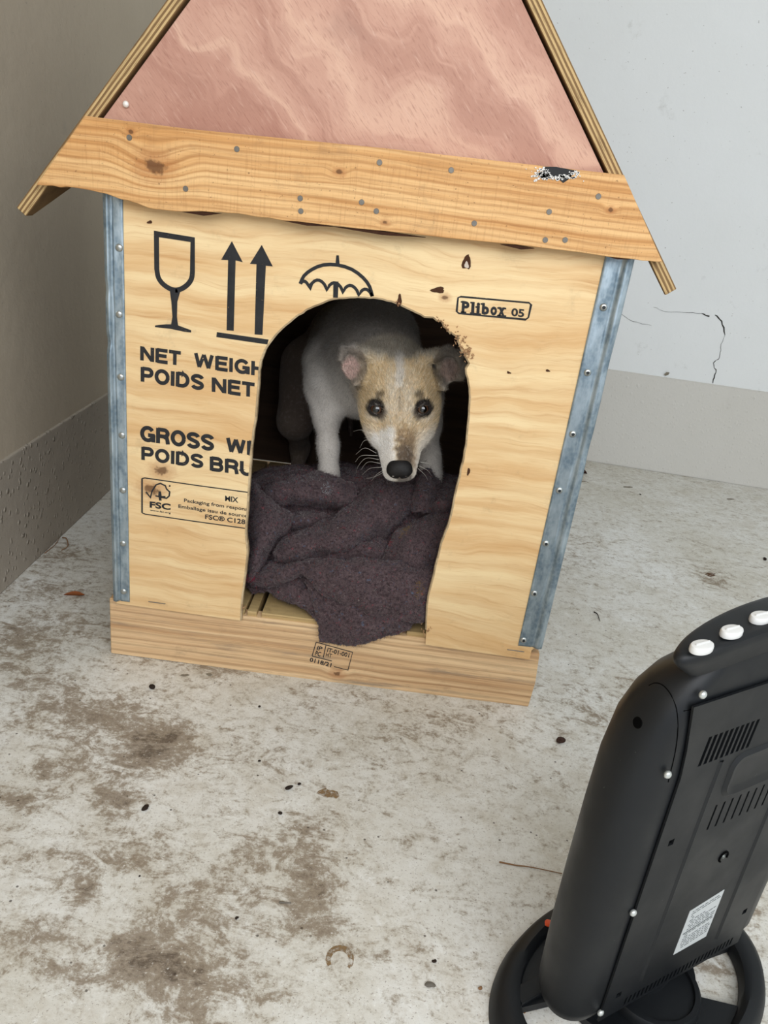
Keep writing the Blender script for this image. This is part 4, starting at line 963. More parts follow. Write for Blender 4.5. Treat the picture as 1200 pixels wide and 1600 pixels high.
# ears: cupped flaps turned to the sides and folded back
img = np.stack([hs_, hu, -vd])
def ear(s, cx, cu, cn, w, h, tilt):
    c = EYE+hs_*cx+hu*cu-vd*cn
    A = img; q = np.array([((px-w[0])/1010, (w[1]-py)/1010) for px, py in h]); R_ = .06
    sl_, P = fld.sub(c-R_, c+R_); L = (P-c)@A.T; x, y, z = L[..., 0], L[..., 1], L[..., 2]
    d = np.full(x.shape, 1e9); sg = np.ones(x.shape)
    for i in range(len(q)):
        a, b = q[i], q[i-1]; e = b-a; wx, wy = x-a[0], y-a[1]; t = np.clip((wx*e[0]+wy*e[1])/(e@e), 0, 1); d = np.minimum(d, (wx-e[0]*t)**2+(wy-e[1]*t)**2)
        c1 = y >= a[1]; c2 = y < b[1]; c3 = e[0]*wy > e[1]*wx; al = c1 & c2 & c3; no = (~c1) & (~c2) & (~c3); sg = np.where(al | no, -sg, sg)
    d2 = sg*np.sqrt(d)+.004; cx0 = .006*s*-1; z2 = z-11.*((x-cx0)**2+y**2)+.004
    dd = np.sqrt(np.maximum(d2, 0)**2+np.maximum(np.abs(z2)-.0012, 0)**2)+np.minimum(np.maximum(d2, np.abs(z2)-.0012), 0)-.0022
    fld.add((dd*.85).astype(np.float32), sl_, .004, 'add')
    for (pts, r) in tilt:
        W = [c+A[0]*((u-w[0])/1010)+A[1]*((w[1]-v)/1010)+A[2]*o for u, v, o in pts]; fld.chain(W, r, .006)
    return c, A
earL = ear(-1, -.0795, .060, -.034, (544, 571), [(572, 546), (560, 541), (546, 537), (531, 540), (526, 556), (529, 578), (538, 590), (550, 603), (560, 596), (566, 580)],
    [([(590, 558, -.004), (572, 552, .004), (550, 542, .008), (533, 544, .008), (528, 560, .007)], [.014, .0085, .0052, .0050, .0035]), ([(585, 580, -.006), (566, 590, .0), (552, 600, .007)], [.016, .008, .0028])])
earR = ear(1, .0800, .057, -.034, (705, 574), [(678, 549), (694, 543), (712, 545), (724, 556), (728, 576), (725, 592), (712, 596), (704, 602), (696, 614), (688, 600)],
    [([(662, 560, -.004), (680, 554, .002), (702, 546, .008), (719, 553, .010), (726, 572, .010), (722, 588, .010), (713, 590, .008)], [.014, .0085, .0060, .0060, .0062, .0060, .0045]), ([(670, 590, -.006), (688, 598, .0), (696, 608, .004)], [.016, .008, .0030]), ([(699, 565, .0), (703, 585, .001)], [.005, .004])])
for s in (-1, 1):
    c = hp(s*.0365, .0005, -.0150); g = CP-c; g /= np.linalg.norm(g); a = hs_*s; a = a-g*(a@g); a /= np.linalg.norm(a); b = np.cross(g, a); b = b if b@hu > 0 else -b
    rot = math.radians(14); a, b = a*math.cos(rot)+b*math.sin(rot), b*math.cos(rot)-a*math.sin(rot)
    up = [c+a*.0140*math.cos(t)+b*(.0094*math.sin(t)-.0006)+g*(.0018+.0066*math.sin(t)) for t in np.radians([-8, 20, 50, 80, 110, 140, 170, 195])]; fld.chain(up, [.0022, .0028, .0032, .0034, .0034, .0032, .0028, .0022], .0035)
    lo = [c+a*.0137*math.cos(t)-b*(.0092*math.sin(t)-.0004)+g*(.0015+.0060*math.sin(t)) for t in np.radians([0, 30, 60, 90, 120, 150, 180])]; fld.chain(lo, [.0020, .0022, .0023, .0024, .0024, .0023, .0022], .003)
# neck, trunk and limbs
D_ = lambda px, py, y: aty(px, py, y)
nk = [hp(0, -.055, -.055), D_(592, 560, .235), D_(575, 560, .31)]
fld.chain(nk, [.050, .066, .088], .04)
fld.ell(D_(570, 560, .33), (.088, .11, .112), None, .04); fld.ell(D_(590, 512, .35), (.060, .10, .040), None, .05)
fld.ell(D_(556, 552, .44), (.096, .13, .105), None, .05); fld.ell(D_(545, 535, .56), (.080, .12, .085), None, .05); fld.ell(D_(538, 540, .63), (.082, .07, .09), None, .05)
for s, P in ((-1, [(507, 565, .30), (507, 608, .275), (510, 650, .255), (513, 700, .225), (514, 740, .215)]), (1, [(648, 585, .30), (662, 620, .275), (668, 660, .26), (672, 715, .235), (674, 745, .225)])):
    Q = [D_(*p) for p in P]; Q.append(np.array([Q[-1][0], Q[-1][1], ZP+.03])); rs = [.042, .033, .0225, .0160, .0150, .016]
    fld.chain(Q, rs, .022); fld.ell(Q[-1]+[0, -.018, -.008], (.024, .036, .015), None, .012)
    for t in (-.012, 0, .012): fld.ell(Q[-1]+[t, -.045, -.011], (.0085, .014, .010), None, .006)
fld.ell(D_(575, 590, .27), (.048, .05, .06), None, .04)       # breast
for s, bx_ in ((-1, 480), (1, 610)):
    a = D_(bx_, 570, .60); kn = a+[s*.012, -.045, -.12]; hk = a+[s*.012, .075, -.22]; pw = np.array([a[0]+s*.012, a[1]+.045, ZP+.03])
    fld.ell(a+[0, 0, -.05], (.045, .07, .085), None, .04); fld.chain([a, kn, hk, pw], [.06, .036, .020, .017], .03); fld.ell(pw+[0, -.02, -.008], (.022, .035, .014), None, .012)
fld.chain([D_(540, 520, .69), D_(545, 600, .705), D_(548, 680, .66)], [.022, .014, .007], .02)
V, Q = fld.mesh()
def relax(V, Q, w, it):
    e = np.vstack([Q[:, [0, 1]], Q[:, [1, 2]], Q[:, [2, 3]], Q[:, [3, 0]]]); e = np.vstack([e, e[:, ::-1]]); n = len(V); deg = np.bincount(e[:, 0], minlength=n)[:, None]
    for _ in range(it):
        m_ = np.stack([np.bincount(e[:, 0], weights=V[e[:, 1], k], minlength=n) for k in range(3)], 1)/np.maximum(deg, 1); V = V+(m_-V)*w[:, None]
    return V
for (a_, b_, r_) in (((470, 545, .28), (505, 500, .29), .006), ((458, 560, .30), (492, 505, .31), .006), ((486, 560, .26), (520, 520, .27), .005), ((478, 600, .26), (500, 640, .25), .004)):
    A2, B2 = D_(*a_), D_(*b_); ab = B2-A2; q = V-A2; tt = np.clip((q@ab)/(ab@ab), 0, 1); dd_ = q-tt[:, None]*ab; vv = ray(a_[0], a_[1]); vv = vv/np.linalg.norm(vv); dd_ = dd_-(dd_@vv)[:, None]*vv
    V = V+vv*(r_*np.exp(-(np.linalg.norm(dd_, axis=1)/.007)**2)*(V[:, 1] < .42))[:, None]
rh = np.sqrt((toh(V)**2).sum(1)); V = relax(V, Q, .18+.42*np.clip((rh-.13)/.04, 0, 1), 5)
print('dog', len(V), len(Q))
def sm(x, a, b): t = np.clip((x-a)/(b-a), 0, 1); return t*t*(3-2*t)
def lin(h): return np.array(hx(h)[:3])
def mixc(c, f, h): f = np.clip(f, 0, 1)[:, None]; return c*(1-f)+lin(h)*f
def fur_colour(V):
    L = toh(V); s, m, n = L.T; nz = fbm3(V, 60, 3, 5); nf = fbm3(V, 170, 2, 6); s2 = s+.0025*nz; m2 = m+.004*nz
    c = np.tile(lin('#c9c3bb'), (len(V), 1))
    c = mixc(c, .25*sm(fbm3(V, 6, 3, 9), -.3, .8), '#a29a92')
    rd = np.sqrt(s**2+(m+.02)**2+(n+.03)**2); head = 1-sm(rd, .105, .125); head = np.maximum(head, ((m > .03) & (n > -.11) & (abs(s) < .06) & (n < .06)))
    tan = mixc(np.tile(lin('#d6bc92'), (len(V), 1)), .6*sm(nf, -.2, .8), '#ebdfc4')
    k = head*(1-sm(abs(s2), .060, .074))*sm(n, -.10, -.06); c = c*(1-k[:, None])+tan*k[:, None]
    c = mixc(c, head*sm(abs(s2), .030, .055)*sm(m, -.09, -.05)*(1-sm(m, -.03, .0))*.35, '#a08558')
    # grey nape and white blaze
    c = mixc(c, head*sm(-m2, .062, .085)*.75, '#9a9892')
    c = mixc(c, head*(1-sm(abs(s2), .003, .010))*sm(-m2, .018, .03)*(1-sm(-m2, .085, .1))*.8, '#ded9d2')
    c = mixc(c, head*(1-sm(abs(s2+.0), .014, .030))*sm(m2, -.075, -.012)*(1-sm(m2, .02, .04))*(.45+.25*nf), '#e3dccf')
    # pale cheeks, muzzle white on the left of the picture, brown saddle on the bridge
    c = mixc(c, head*sm(m2, .008, .03)*sm(-n, .02, .05)*.9, '#e6ddd0')
    c = mixc(c, head*(1-sm(s2, -.012, -.002))*sm(m2, .028, .042)*.9, '#f2eee8')
    c = mixc(c, head*sm(s2, -.008, .002)*(1-sm(s2, .020, .03))*sm(m2, .025, .05)*(1-sm(m2, .086, .098))*.8, '#8f7457')
    c = mixc(c, head*sm(s2, -.010, .0)*(1-sm(s2, .016, .024))*sm(m2, .045, .078)*.85, '#463b33')
    # dark eye rims with tear marks, pale line under the eye
    for sg in (-1, 1):
        de = np.sqrt(((s-sg*.0365)/1.1)**2+(m-.001)**2+((n+.0135)*.8)**2)
        c = mixc(c, head*(1-sm(de, .018, .025))*sm(m, -.005, .01)*.5, '#e0d6c8')
        c = mixc(c, (1-sm(de, .0134, .0156)), '#17120f')
        dt = np.sqrt(((s-sg*.0265)/1.)**2+((m-.013)/1.1)**2); c = mixc(c, head*(1-sm(dt, .004, .010))*(n > -.05)*.8, '#3a2c22')
        db = np.sqrt(((s-sg*.0305)/1.25)**2+((m+.0125)/1.1)**2); c = mixc(c, head*(1-sm(db, .003, .0085))*(n > -.03)*.75, '#3f3226')
    # lips and chin edge
    c = mixc(c, head*(m > .03)*(1-sm(abs(n+.066), .001, .004))*.7, '#4b3a34')
    for (cc, A), sg in ((earL, -1), (earR, 1)):
        d = (V-cc)@A.T; r1 = np.sqrt((d[:, 0]/.034)**2+(d[:, 1]/.040)**2+(d[:, 2]/.03)**2); k = (1-sm(r1, .8, 1.05))*(abs(s) > .052)
        c = mixc(c, k*.8, '#7b6f63' if sg < 0 else '#5d564f'); r2 = np.sqrt(((d[:, 0]+sg*.001)/.017)**2+((d[:, 1]+.004)/.021)**2)
        c = mixc(c, (1-sm(r2, .6, 1.05))*(d[:, 2] > -.012)*(abs(d[:, 2]) < .02)*(.62+.3*nf*(sg < 0) if sg < 0 else .3), '#c4a097')
    # pink belly; shade inside the house painted in, browner rearwards and darker grey upwards
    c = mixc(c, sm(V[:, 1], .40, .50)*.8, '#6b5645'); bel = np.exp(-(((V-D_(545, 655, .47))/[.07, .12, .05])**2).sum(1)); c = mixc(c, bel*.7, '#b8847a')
    bk_shade = (1-head)*sm(V[:, 2]+.01*fbm3(V, 9, 3, 44), .45, .55); c = mixc(c, bk_shade*.8, '#716b64')
    return np.clip(c, 0, 1)
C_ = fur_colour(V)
def fur_mat(name, rough=.75):
    t = NT(name, rough, .15); a = t.attr('col'); p = t.obj(DL); n = t.noise(p, 520, 3, .7); n2 = t.noise(p, 130, 3, .6)
    c = t.mix(t.math('MULTIPLY', t.ss(n, .35, .7), .28), a.outputs['Color'], hx('#4b4038')); c = t.mix(t.math('MULTIPLY', t.ss(n2, .5, .75), .15), c, hx('#efe9df'))
    t.col(c); t.bump(t.math('ADD', n, t.math('MULTIPLY', n2, .6)), .45, .0012); t.put(t.b.inputs['Sheen Weight'], .15); return t.m
M['coat'] = fur_mat('short dog coat')
def set_col(me, C_):
    at = me.attributes.new('col', 'FLOAT_COLOR', 'POINT'); at.data.foreach_set('color', np.c_[C_, np.ones(len(C_))].astype(np.float32).ravel())
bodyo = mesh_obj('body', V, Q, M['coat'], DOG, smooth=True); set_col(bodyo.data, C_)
# nose
fn_ = Field(np.arange(-.026, .026, .0009), np.arange(.072, .120, .0009), np.arange(-.062, -.012, .0009))
fn_.ell((0, .0955, -.0330), (.0192, .0155, .0146), None, .004); fn_.ell((0, .100, -.045), (.011, .009, .012), None, .007)
for s in (-1, 1):
    fn_.ell((s*.0098, .1005, -.0345), (.0088, .0092, .0085), None, .008)
for s in (-1, 1): fn_.ell((s*.0085, .1125, -.034), (.0040, .0045, .0030), None, .002, 'cut'); fn_.ell((s*.0135, .1075, -.037), (.0050, .0040, .0020), None, .002, 'cut')
fn_.ell((0, .113, -.046), (.0008, .006, .012), None, .002, 'cut')
NV, NQ = fn_.mesh(); NW = EYE+NV[:, :1]*hs_+NV[:, 1:2]*hm+NV[:, 2:]*hn
def nose_mat():
    t = NT('wet black nose leather', .6, .35); p = t.obj(DL); v = t.vor(p, 900); t.col(t.mix(v, hx('#0c0b0b'), hx('#1b1817'))); t.bump(v, .5, .0006); return t.m
mesh_obj('nose', NW, NQ, nose_mat(), DOG, smooth=True)
# eyes with iris and pupil facing the viewer
def eye_mat():
    t = NT('dark brown dog eye', .06, .7); p = t.obj(); z = t.sep(p)[2]; n = t.noise(p, 1400, 3)
    d = t.math('DIVIDE', z, .0117)
    c = t.mix(t.ss(d, .70, .74), hx('#1a1210'), t.mix(n, hx('#2e1d15'), hx('#5a3d2b'))); c = t.mix(t.ss(d, .86, .88), c, hx('#040404')); t.col(c)
    t.b.inputs['Coat Weight'].default_value = .5; t.b.inputs['Coat Roughness'].default_value = .02; return t.m
EM = eye_mat()
for s in (-1, 1):
    c = hp(s*.0365, .0005, -.0150); g = CP-c; g = g/np.linalg.norm(g)+hs_*s*.12-hu*.05; g /= np.linalg.norm(g)
    bm = bmesh.new(); bmesh.ops.create_uvsphere(bm, u_segments=28, v_segments=20, radius=.0117); me = bpy.data.meshes.new('eye'); bm.to_mesh(me); bm.free(); me.materials.append(EM); me.polygons.foreach_set('use_smooth', [True]*len(me.polygons))
    o = bpy.data.objects.new('eye', me); link(o, DOG); o.location = Vector(c-np.array(DL)); o.rotation_euler = Vector(g).to_track_quat('Z', 'Y').to_euler()
# whiskers
wm = flat('pale whisker', '#e4ded4', .4, .4); WP = []
for (pts) in ([(588, 708), (570, 700), (556, 710)], [(590, 712), (565, 712), (555, 722)], [(592, 718), (572, 716), (560, 728), (556, 740)], [(594, 724), (575, 722), (563, 735)], [(596, 730), (578, 732), (566, 742)], [(585, 680), (565, 672), (552, 674)],
              [(586, 690), (570, 688), (562, 700)], [(600, 738), (585, 745), (572, 748)], [(598, 735), (588, 742), (580, 752)], [(655, 728), (668, 735), (675, 744)], [(653, 732), (664, 742), (668, 750)], [(657, 722), (672, 724), (667, 718)]):
    P = []
    for i, q in enumerate(pts): P.append(aty(q[0], q[1], hp(-.02 if pts[0][0] < 624 else .02, .09, -.055)[1]+.012*i-.002))
    WP.append(catmull(P, 5))
for P in WP: v, f = tube(P, np.linspace(.00024, .00008, len(P)), 5); mesh_obj('whisker', v, f, wm, DOG)

# fine hair as curves
def hair(name, P0, DIR, LEN, COLR, parent, rad, label, curl=0., seg=4, rough=.6):
    n = len(P0); h = bpy.data.hair_curves.new(name); h.add_curves([seg]*n); off = wloc(parent)
    t = np.linspace(0, 1, seg)[None, :, None]; P = (P0-off)[:, None, :]+DIR[:, None, :]*LEN[:, None, None]*t
    if curl:
        J = rng.normal(size=(n, seg, 3))*curl*LEN[:, None, None]; J[:, 0] = 0; P = P+np.cumsum(J, axis=1)*.6
    else:
        B = rng.normal(size=(n, 1, 3))*LEN[:, None, None]*.15; P = P+B*t*t
    h.position_data.foreach_set('vector', P.astype(np.float32).ravel())
    r = (rad*(1-.85*np.linspace(0, 1, seg)))[None, :]*np.ones((n, 1)); a = h.attributes.get('radius') or h.attributes.new('radius', 'FLOAT', 'POINT'); a.data.foreach_set('value', r.astype(np.float32).ravel())
    a = h.attributes.new('col', 'FLOAT_COLOR', 'CURVE'); a.data.foreach_set('color', np.c_[COLR, np.ones(n)].astype(np.float32).ravel())
    m = NT(name+' fibre', rough, .2); m.col(m.attr('col').outputs['Color']); h.materials.append(m.m)
    o = bpy.data.objects.new(name, h); link(o, parent); LOCS[o.name] = tuple(off); return tag(o, label, kind='stuff')
def sample(V, Q, n, w=None):
    a, b, c, d = V[Q[:, 0]], V[Q[:, 1]], V[Q[:, 2]], V[Q[:, 3]]; N = np.cross(c-a, d-b); A = np.linalg.norm(N, axis=1); N /= A[:, None]+1e-12
    p = A if w is None else A*w(.25*(a+b+c+d), N); k = rng.choice(len(Q), n, p=p/p.sum()); u = rng.random((n, 1)); v = rng.random((n, 1))
    return (a[k]*(1-u)+b[k]*u)*(1-v)+(d[k]*(1-u)+c[k]*u)*v, N[k]
def wt(P, N):
    L = toh(P); hd = np.exp(-((L/[.09, .12, .10])**2).sum(1)); L2 = L-[0, .06, -.04]; hd = np.maximum(hd, np.exp(-((L2/[.05, .06, .05])**2).sum(1)))
    de = np.minimum(*[np.sqrt(((L-[sg*.0365, .0, -.0135])**2).sum(1)) for sg in (-1, 1)]); dn = np.sqrt(((L-[0, .10, -.036])**2).sum(1))
    return (hd+.10)*(de > .0145)*(dn > .0185)*(P[:, 1] < .5)
HPn, HN = sample(V, Q, 120000, wt)
ct_ = V.mean(0)
L = toh(HPn); onh = (np.exp(-((L/[.10, .14, .12])**2).sum(1)) > .25)[:, None]
fl = np.where(onh, -hm[None, :]+HN*0+ (L[:, :1]*2.5)*hs_[None, :], np.array([0, .55, -.55])[None, :])
fl = fl-HN*(fl*HN).sum(1)[:, None]; fl /= np.linalg.norm(fl, axis=1)[:, None]+1e-6; fl += HN*.35+rng.normal(size=fl.shape)*.16; fl /= np.linalg.norm(fl, axis=1)[:, None]
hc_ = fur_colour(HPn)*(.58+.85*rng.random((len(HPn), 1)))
dk_l = 1-.45*(rng.random((len(HPn), 1)) < .12); hc_ = np.clip(hc_*dk_l, 0, 1)
snout = np.clip((L[:, 1]-.03)/.05, 0, 1)*onh[:, 0]
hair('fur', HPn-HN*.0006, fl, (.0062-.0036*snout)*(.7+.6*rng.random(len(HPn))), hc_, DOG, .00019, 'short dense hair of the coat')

# ------------------------------------------------------------------ felt blanket
BLc = aty(540, 900, .07); BL = empty('blanket', (float(BLc[0]), float(BLc[1]), ZP+.009), 'crumpled dark purple-brown recycled felt blanket spilling over the doorway sill', 'blanket')
def y0f(py): return .022+(970-py)/230*.18
def Bp_(px, py, off): return aty(px, py, y0f(py)-off*(1.35 if off > 0 else 1))
SH_V, SH_F = [], []
def sheet(rows, th=.0045, amp=.0030, seed=0, n=9, absy=False, fold=1.):
    G = np.array([[aty(*q) if absy else Bp_(*q) for q in r] for r in rows])
    A = np.array([catmull(r, n) for r in G]); A = np.array([catmull(A[:, j], n) for j in range(A.shape[1])]).transpose(1, 0, 2)
    h, w = A.shape[:2]; du = np.gradient(A, axis=1); dv = np.gradient(A, axis=0); N = np.cross(du, dv); N /= np.linalg.norm(N, axis=2)[..., None]+1e-9
    s = np.sign((N*(CP-A)).sum(2).mean()); N *= s
    f = A.reshape(-1, 3); wr = fbm3(f+seed, 11, 2, 30+seed)*amp*1.6*fold+fbm3(f, 45, 2, 60+seed)*amp*.35+fbm3(f, 160, 2, 90+seed)*.0005
    ed = np.minimum(np.minimum(np.arange(h)[:, None], h-1-np.arange(h)[:, None]), np.minimum(np.arange(w)[None], w-1-np.arange(w)[None])); rag = fbm3(f, 120, 2, 77+seed).reshape(h, w)*.0018*(ed == 0)
    A = A+N*wr.reshape(h, w)[..., None]+du/(np.linalg.norm(du, axis=2)[..., None]+1e-9)*rag[..., None]+dv/(np.linalg.norm(dv, axis=2)[..., None]+1e-9)*rag[..., None]
    t = th/2*np.clip(ed/2., .25, 1)[..., None]**.5
    T, B = A+N*t, A-N*t; k = len(SH_V); SH_V.extend(T.reshape(-1, 3)); SH_V.extend(B.reshape(-1, 3)); I = np.arange(h*w).reshape(h, w)+k; J = I+h*w
    fr = lambda a: np.stack([a[:-1, :-1], a[:-1, 1:], a[1:, 1:], a[1:, :-1]], -1).reshape(-1, 4)
    a = fr(I); b = fr(J)
    if s > 0: b = b[:, ::-1]
    else: a = a[:, ::-1]
    SH_F.extend(a.tolist()); SH_F.extend(b.tolist())
    bd = list(I[0, :])+list(I[1:, -1])+list(I[-1, -2::-1])+list(I[-2:0:-1, 0]); n_ = h*w
    for i in range(len(bd)):
        p, q = bd[i], bd[(i+1) % len(bd)]; SH_F.append([p, q, q+n_, p+n_] if s < 0 else [q, p, p+n_, q+n_])
# underlying heap
sheet([[(372, 750, -.16), (430, 730, -.16), (520, 728, -.16), (620, 728, -.16), (730, 745, -.16)], [(376, 770, -.03), (430, 752, -.02), (520, 748, -.02), (620, 750, -.02), (728, 770, -.03)], [(372, 810, -.005), (430, 800, -.01), (520, 800, -.012), (610, 795, -.01), (722, 800, -.005)],
       [(374, 860, .0), (430, 850, .0), (520, 845, -.01), (610, 845, .0), (710, 850, .0)], [(376, 900, .0), (430, 895, .0), (520, 890, .0), (610, 895, .0), (700, 900, -.0)], [(392, 926, .0), (440, 925, .0), (520, 945, .0), (610, 950, .0), (690, 950, -.0)]], seed=1, n=10, amp=.004)
# back hump
sheet([[(408, 752, -.06), (460, 737, -.06), (515, 737, -.06), (552, 748, -.06)], [(412, 765, .015), (462, 752, .025), (518, 752, .025), (556, 760, .01)], [(425, 782, .018), (470, 778, .03), (525, 780, .028), (560, 782, .01)], [(440, 792, -.02), (480, 792, -.01), (530, 795, -.01), (560, 796, -.02)]], seed=2)
sheet([[(430, 800, -.02), (480, 797, -.02), (540, 800, -.02)], [(430, 815, .01), (482, 812, .015), (540, 815, .01)], [(436, 830, -.01), (486, 828, -.0), (540, 830, -.01)]], seed=12)
# ridges beside the dog's muzzle
sheet([[(600, 742, -.03), (625, 735, -.01), (648, 738, -.03)], [(580, 765, .0), (612, 758, .025), (645, 766, .0)], [(565, 790, .005), (600, 785, .035), (638, 790, .0)], [(560, 810, .0), (590, 812, .02), (625, 806, -.01)]], seed=3)
sheet([[(650, 735, -.03), (672, 732, .0), (690, 742, -.03)], [(642, 770, .0), (664, 765, .03), (686, 775, .0)], [(632, 800, .0), (655, 800, .025), (680, 805, .0)]], seed=4)
sheet([[(676, 765, -.03), (700, 764, -.01), (735, 772, -.03)], [(662, 785, .0), (695, 782, .028), (730, 790, .0)], [(655, 805, -.01), (690, 805, .01), (722, 808, -.01)]], seed=5)
# right hand panel with a stitched line
sheet([[(648, 812, -.005), (672, 802, .01), (700, 796, .005), (725, 790, -.01)], [(618, 832, .02), (650, 828, .035), (690, 822, .03), (718, 820, .005)], [(603, 858, .025), (642, 858, .045), (684, 852, .035), (706, 850, .005)], [(596, 878, .02), (640, 884, .038), (676, 880, .028), (698, 875, .0)], [(600, 888, -.005), (645, 897, .01), (678, 893, .005), (694, 885, -.01)]], seed=6)
# small roll in the middle
sheet([[(490, 872, .0), (530, 848, .0), (575, 838, .0), (606, 846, .0)], [(492, 880, .018), (535, 864, .03), (580, 858, .03), (608, 866, .015)], [(500, 890, .0), (540, 886, .012), (585, 884, .012), (604, 886, .0)]], seed=7)
# long diagonal fold with a torn upper edge
sheet([[(436, 846, .012), (486, 818, .012), (530, 802, .012), (556, 772, .010), (585, 750, .0), (618, 742, -.02)], [(428, 862, .03), (485, 838, .042), (540, 820, .045), (580, 792, .04), (608, 768, .03), (640, 756, .0)], [(430, 872, .028), (485, 862, .042), (545, 844, .045), (592, 815, .04), (628, 788, .03), (662, 768, .0)], [(440, 878, .0), (485, 880, .008), (545, 866, .008), (595, 842, .005), (640, 808, .0), (676, 780, -.02)]], seed=8)
# drape at the left of the doorway
sheet([[(386, 752, -.015), (396, 753, .01), (406, 760, .0)], [(382, 785, .01), (404, 780, .04), (436, 786, .02)], [(380, 825, .012), (408, 825, .05), (458, 806, .02)], [(380, 868, .012), (402, 864, .045), (438, 842, .015)], [(382, 908, .0), (390, 908, .022), (400, 892, .0)]], seed=9)
# band under it
sheet([[(396, 890, .0), (440, 876, .005), (480, 868, .005), (514, 866, .0)], [(390, 902, .012), (440, 894, .035), (482, 882, .035), (522, 876, .02)], [(390, 916, .0), (432, 916, .018), (472, 902, .02), (520, 892, .0)]], seed=10)
# lower flap on the left
sheet([[(412, 912, .0), (450, 898, .01), (486, 888, .0)], [(418, 924, .012), (462, 920, .025), (496, 925, .02)], [(432, 932, .004), (468, 948, .014), (500, 972, .01)]], seed=11)
# big front lobe that hangs over the sill
def Y(px, py, y): return (px, py, y)
sheet([[(470, 886, .052), (530, 880, .052), (600, 884, .052), (660, 892, .056)], [(482, 925, .022), (545, 920, .018), (612, 922, .020), (662, 926, .026)], [(492, 955, .006), (550, 950, .000), (615, 952, .004), (660, 950, .018)], [(497, 980, -.002), (550, 982, -.007), (612, 978, -.004), (650, 968, .010)], [(499, 1003, -.001), (545, 1009, -.004), (600, 997, -.003), (640, 984, .004)]], seed=13, absy=True, amp=.0022, n=11)
sheet([[(455, 880, .045), (520, 872, .042), (600, 876, .042), (650, 884, .044), (694, 884, .052)], [(475, 900, .022), (535, 890, .014), (605, 892, .014), (650, 900, .016), (688, 900, .026)], [(500, 925, .012), (550, 915, .000), (612, 918, -.002), (652, 925, .002), (680, 925, .018)], [(522, 938, .008), (565, 942, -.006), (618, 945, -.008), (648, 950, -.003), (671, 948, .015)], [(545, 945, .008), (580, 960, -.002), (620, 968, -.004), (645, 973, .0), (667, 972, .015)]], seed=14, absy=True, amp=.0022, n=11)
def felt():
    t = NT('recycled felt', .95, .05); p = t.obj(tuple(BL.location)); n = t.noise(p, 240, 4, .7); n2 = t.noise(p, 40, 4, .6); v = t.vor(p, 150)
    c = t.mix(n2, hx('#493c3e'), hx('#69595b')); c = t.mix(t.ss(n, .4, .75), c, hx('#2b2225')); r = t.noise(t.mapv(p, loc=(5, 5, 5)), 95, 2); c = t.mix(t.math('MULTIPLY', t.ss(r, .66, .74), .6), c, hx('#8a3d48'))
    b = t.noise(t.mapv(p, loc=(9, 5, 5)), 110, 2); c = t.mix(t.math('MULTIPLY', t.ss(b, .66, .74), .6), c, hx('#5b6a80')); w = t.noise(t.mapv(p, loc=(2, 9, 5)), 150, 2); c = t.mix(t.math('MULTIPLY', t.ss(w, .73, .77), .8), c, hx('#b9b0aa'))
    t.col(c); t.bump(n, .8, .002); t.put(t.b.inputs['Sheen Weight'], .2); return t.m
SV_ = np.array(SH_V); FELT = mesh_obj('felt_sheet', SV_, SH_F, felt(), BL, smooth=True)
FQ = np.array(SH_F)
def wb(P, N): return ((N*(CP-P)).sum(1) > -.1)*(P[:, 1] < .4)+.02
P0, N0 = sample(SV_, FQ, 150000, wb); s = np.sign((N0*(CP-P0)).sum(1))[:, None]; N0 = N0*s
dirs = N0*.35+rng.normal(size=P0.shape)*.75; dirs /= np.linalg.norm(dirs, axis=1)[:, None]; dirs += N0*np.clip(-(dirs*N0).sum(1), 0, 1)[:, None]*1.6
cols = np.array([lin(h) for h in ('#56474a', '#3f3337', '#65565a', '#7c6c6c', '#30272b', '#4d3d44', '#8b3a48', '#4f5f7a', '#9a9490', '#a04a40')]); pr = np.array([22, 20, 18, 9, 14, 10, 2.2, 2.2, 1.6, 1.0]); ci = rng.choice(len(cols), len(P0), p=pr/pr.sum())
cc_ = cols[ci]*(.62+.7*rng.random((len(P0), 1)))
st_a, st_b, st_c = Bp_(633, 826, .03), Bp_(634, 880, .03), aty(655, 925, 0.)
def segd(P, a, b): ab = b-a; t = np.clip(((P-a)@ab)/(ab@ab), 0, 1); return np.linalg.norm(P-a-t[:, None]*ab, axis=1)
yl = (np.minimum(segd(P0, st_a, st_b), segd(P0, Bp_(648, 872, .02), st_c)) < .010) & (rng.random(len(P0)) < .7); cc_[yl] = lin('#86682c')*(.8+.6*rng.random((yl.sum(), 1)))
for (px, py, o_, r_, h) in ((392, 903, .02, .006, '#b02a4c'), (607, 845, .03, .006, '#9c2c3c'), (640, 858, .035, .006, '#8c2430'), (515, 848, .04, .005, '#d8d0cc'), (512, 766, .03, .008, '#aab6ba'), (585, 935, .07, .006, '#a0443c'), (560, 740, .0, .008, '#8c3430'), (600, 775, .03, .006, '#8a3040')):
    q = Bp_(px, py, o_); d = np.linalg.norm(P0-q, axis=1) < r_*1.6; cc_[d & (rng.random(len(P0)) < .6)] = lin(h)
hair('felt_fuzz', P0-N0*.0004, dirs, .0040*(.4+1.*rng.random(len(P0))), cc_, BL, .00020, 'matted coloured fibres of the felt', curl=.35, seg=5, rough=.9)

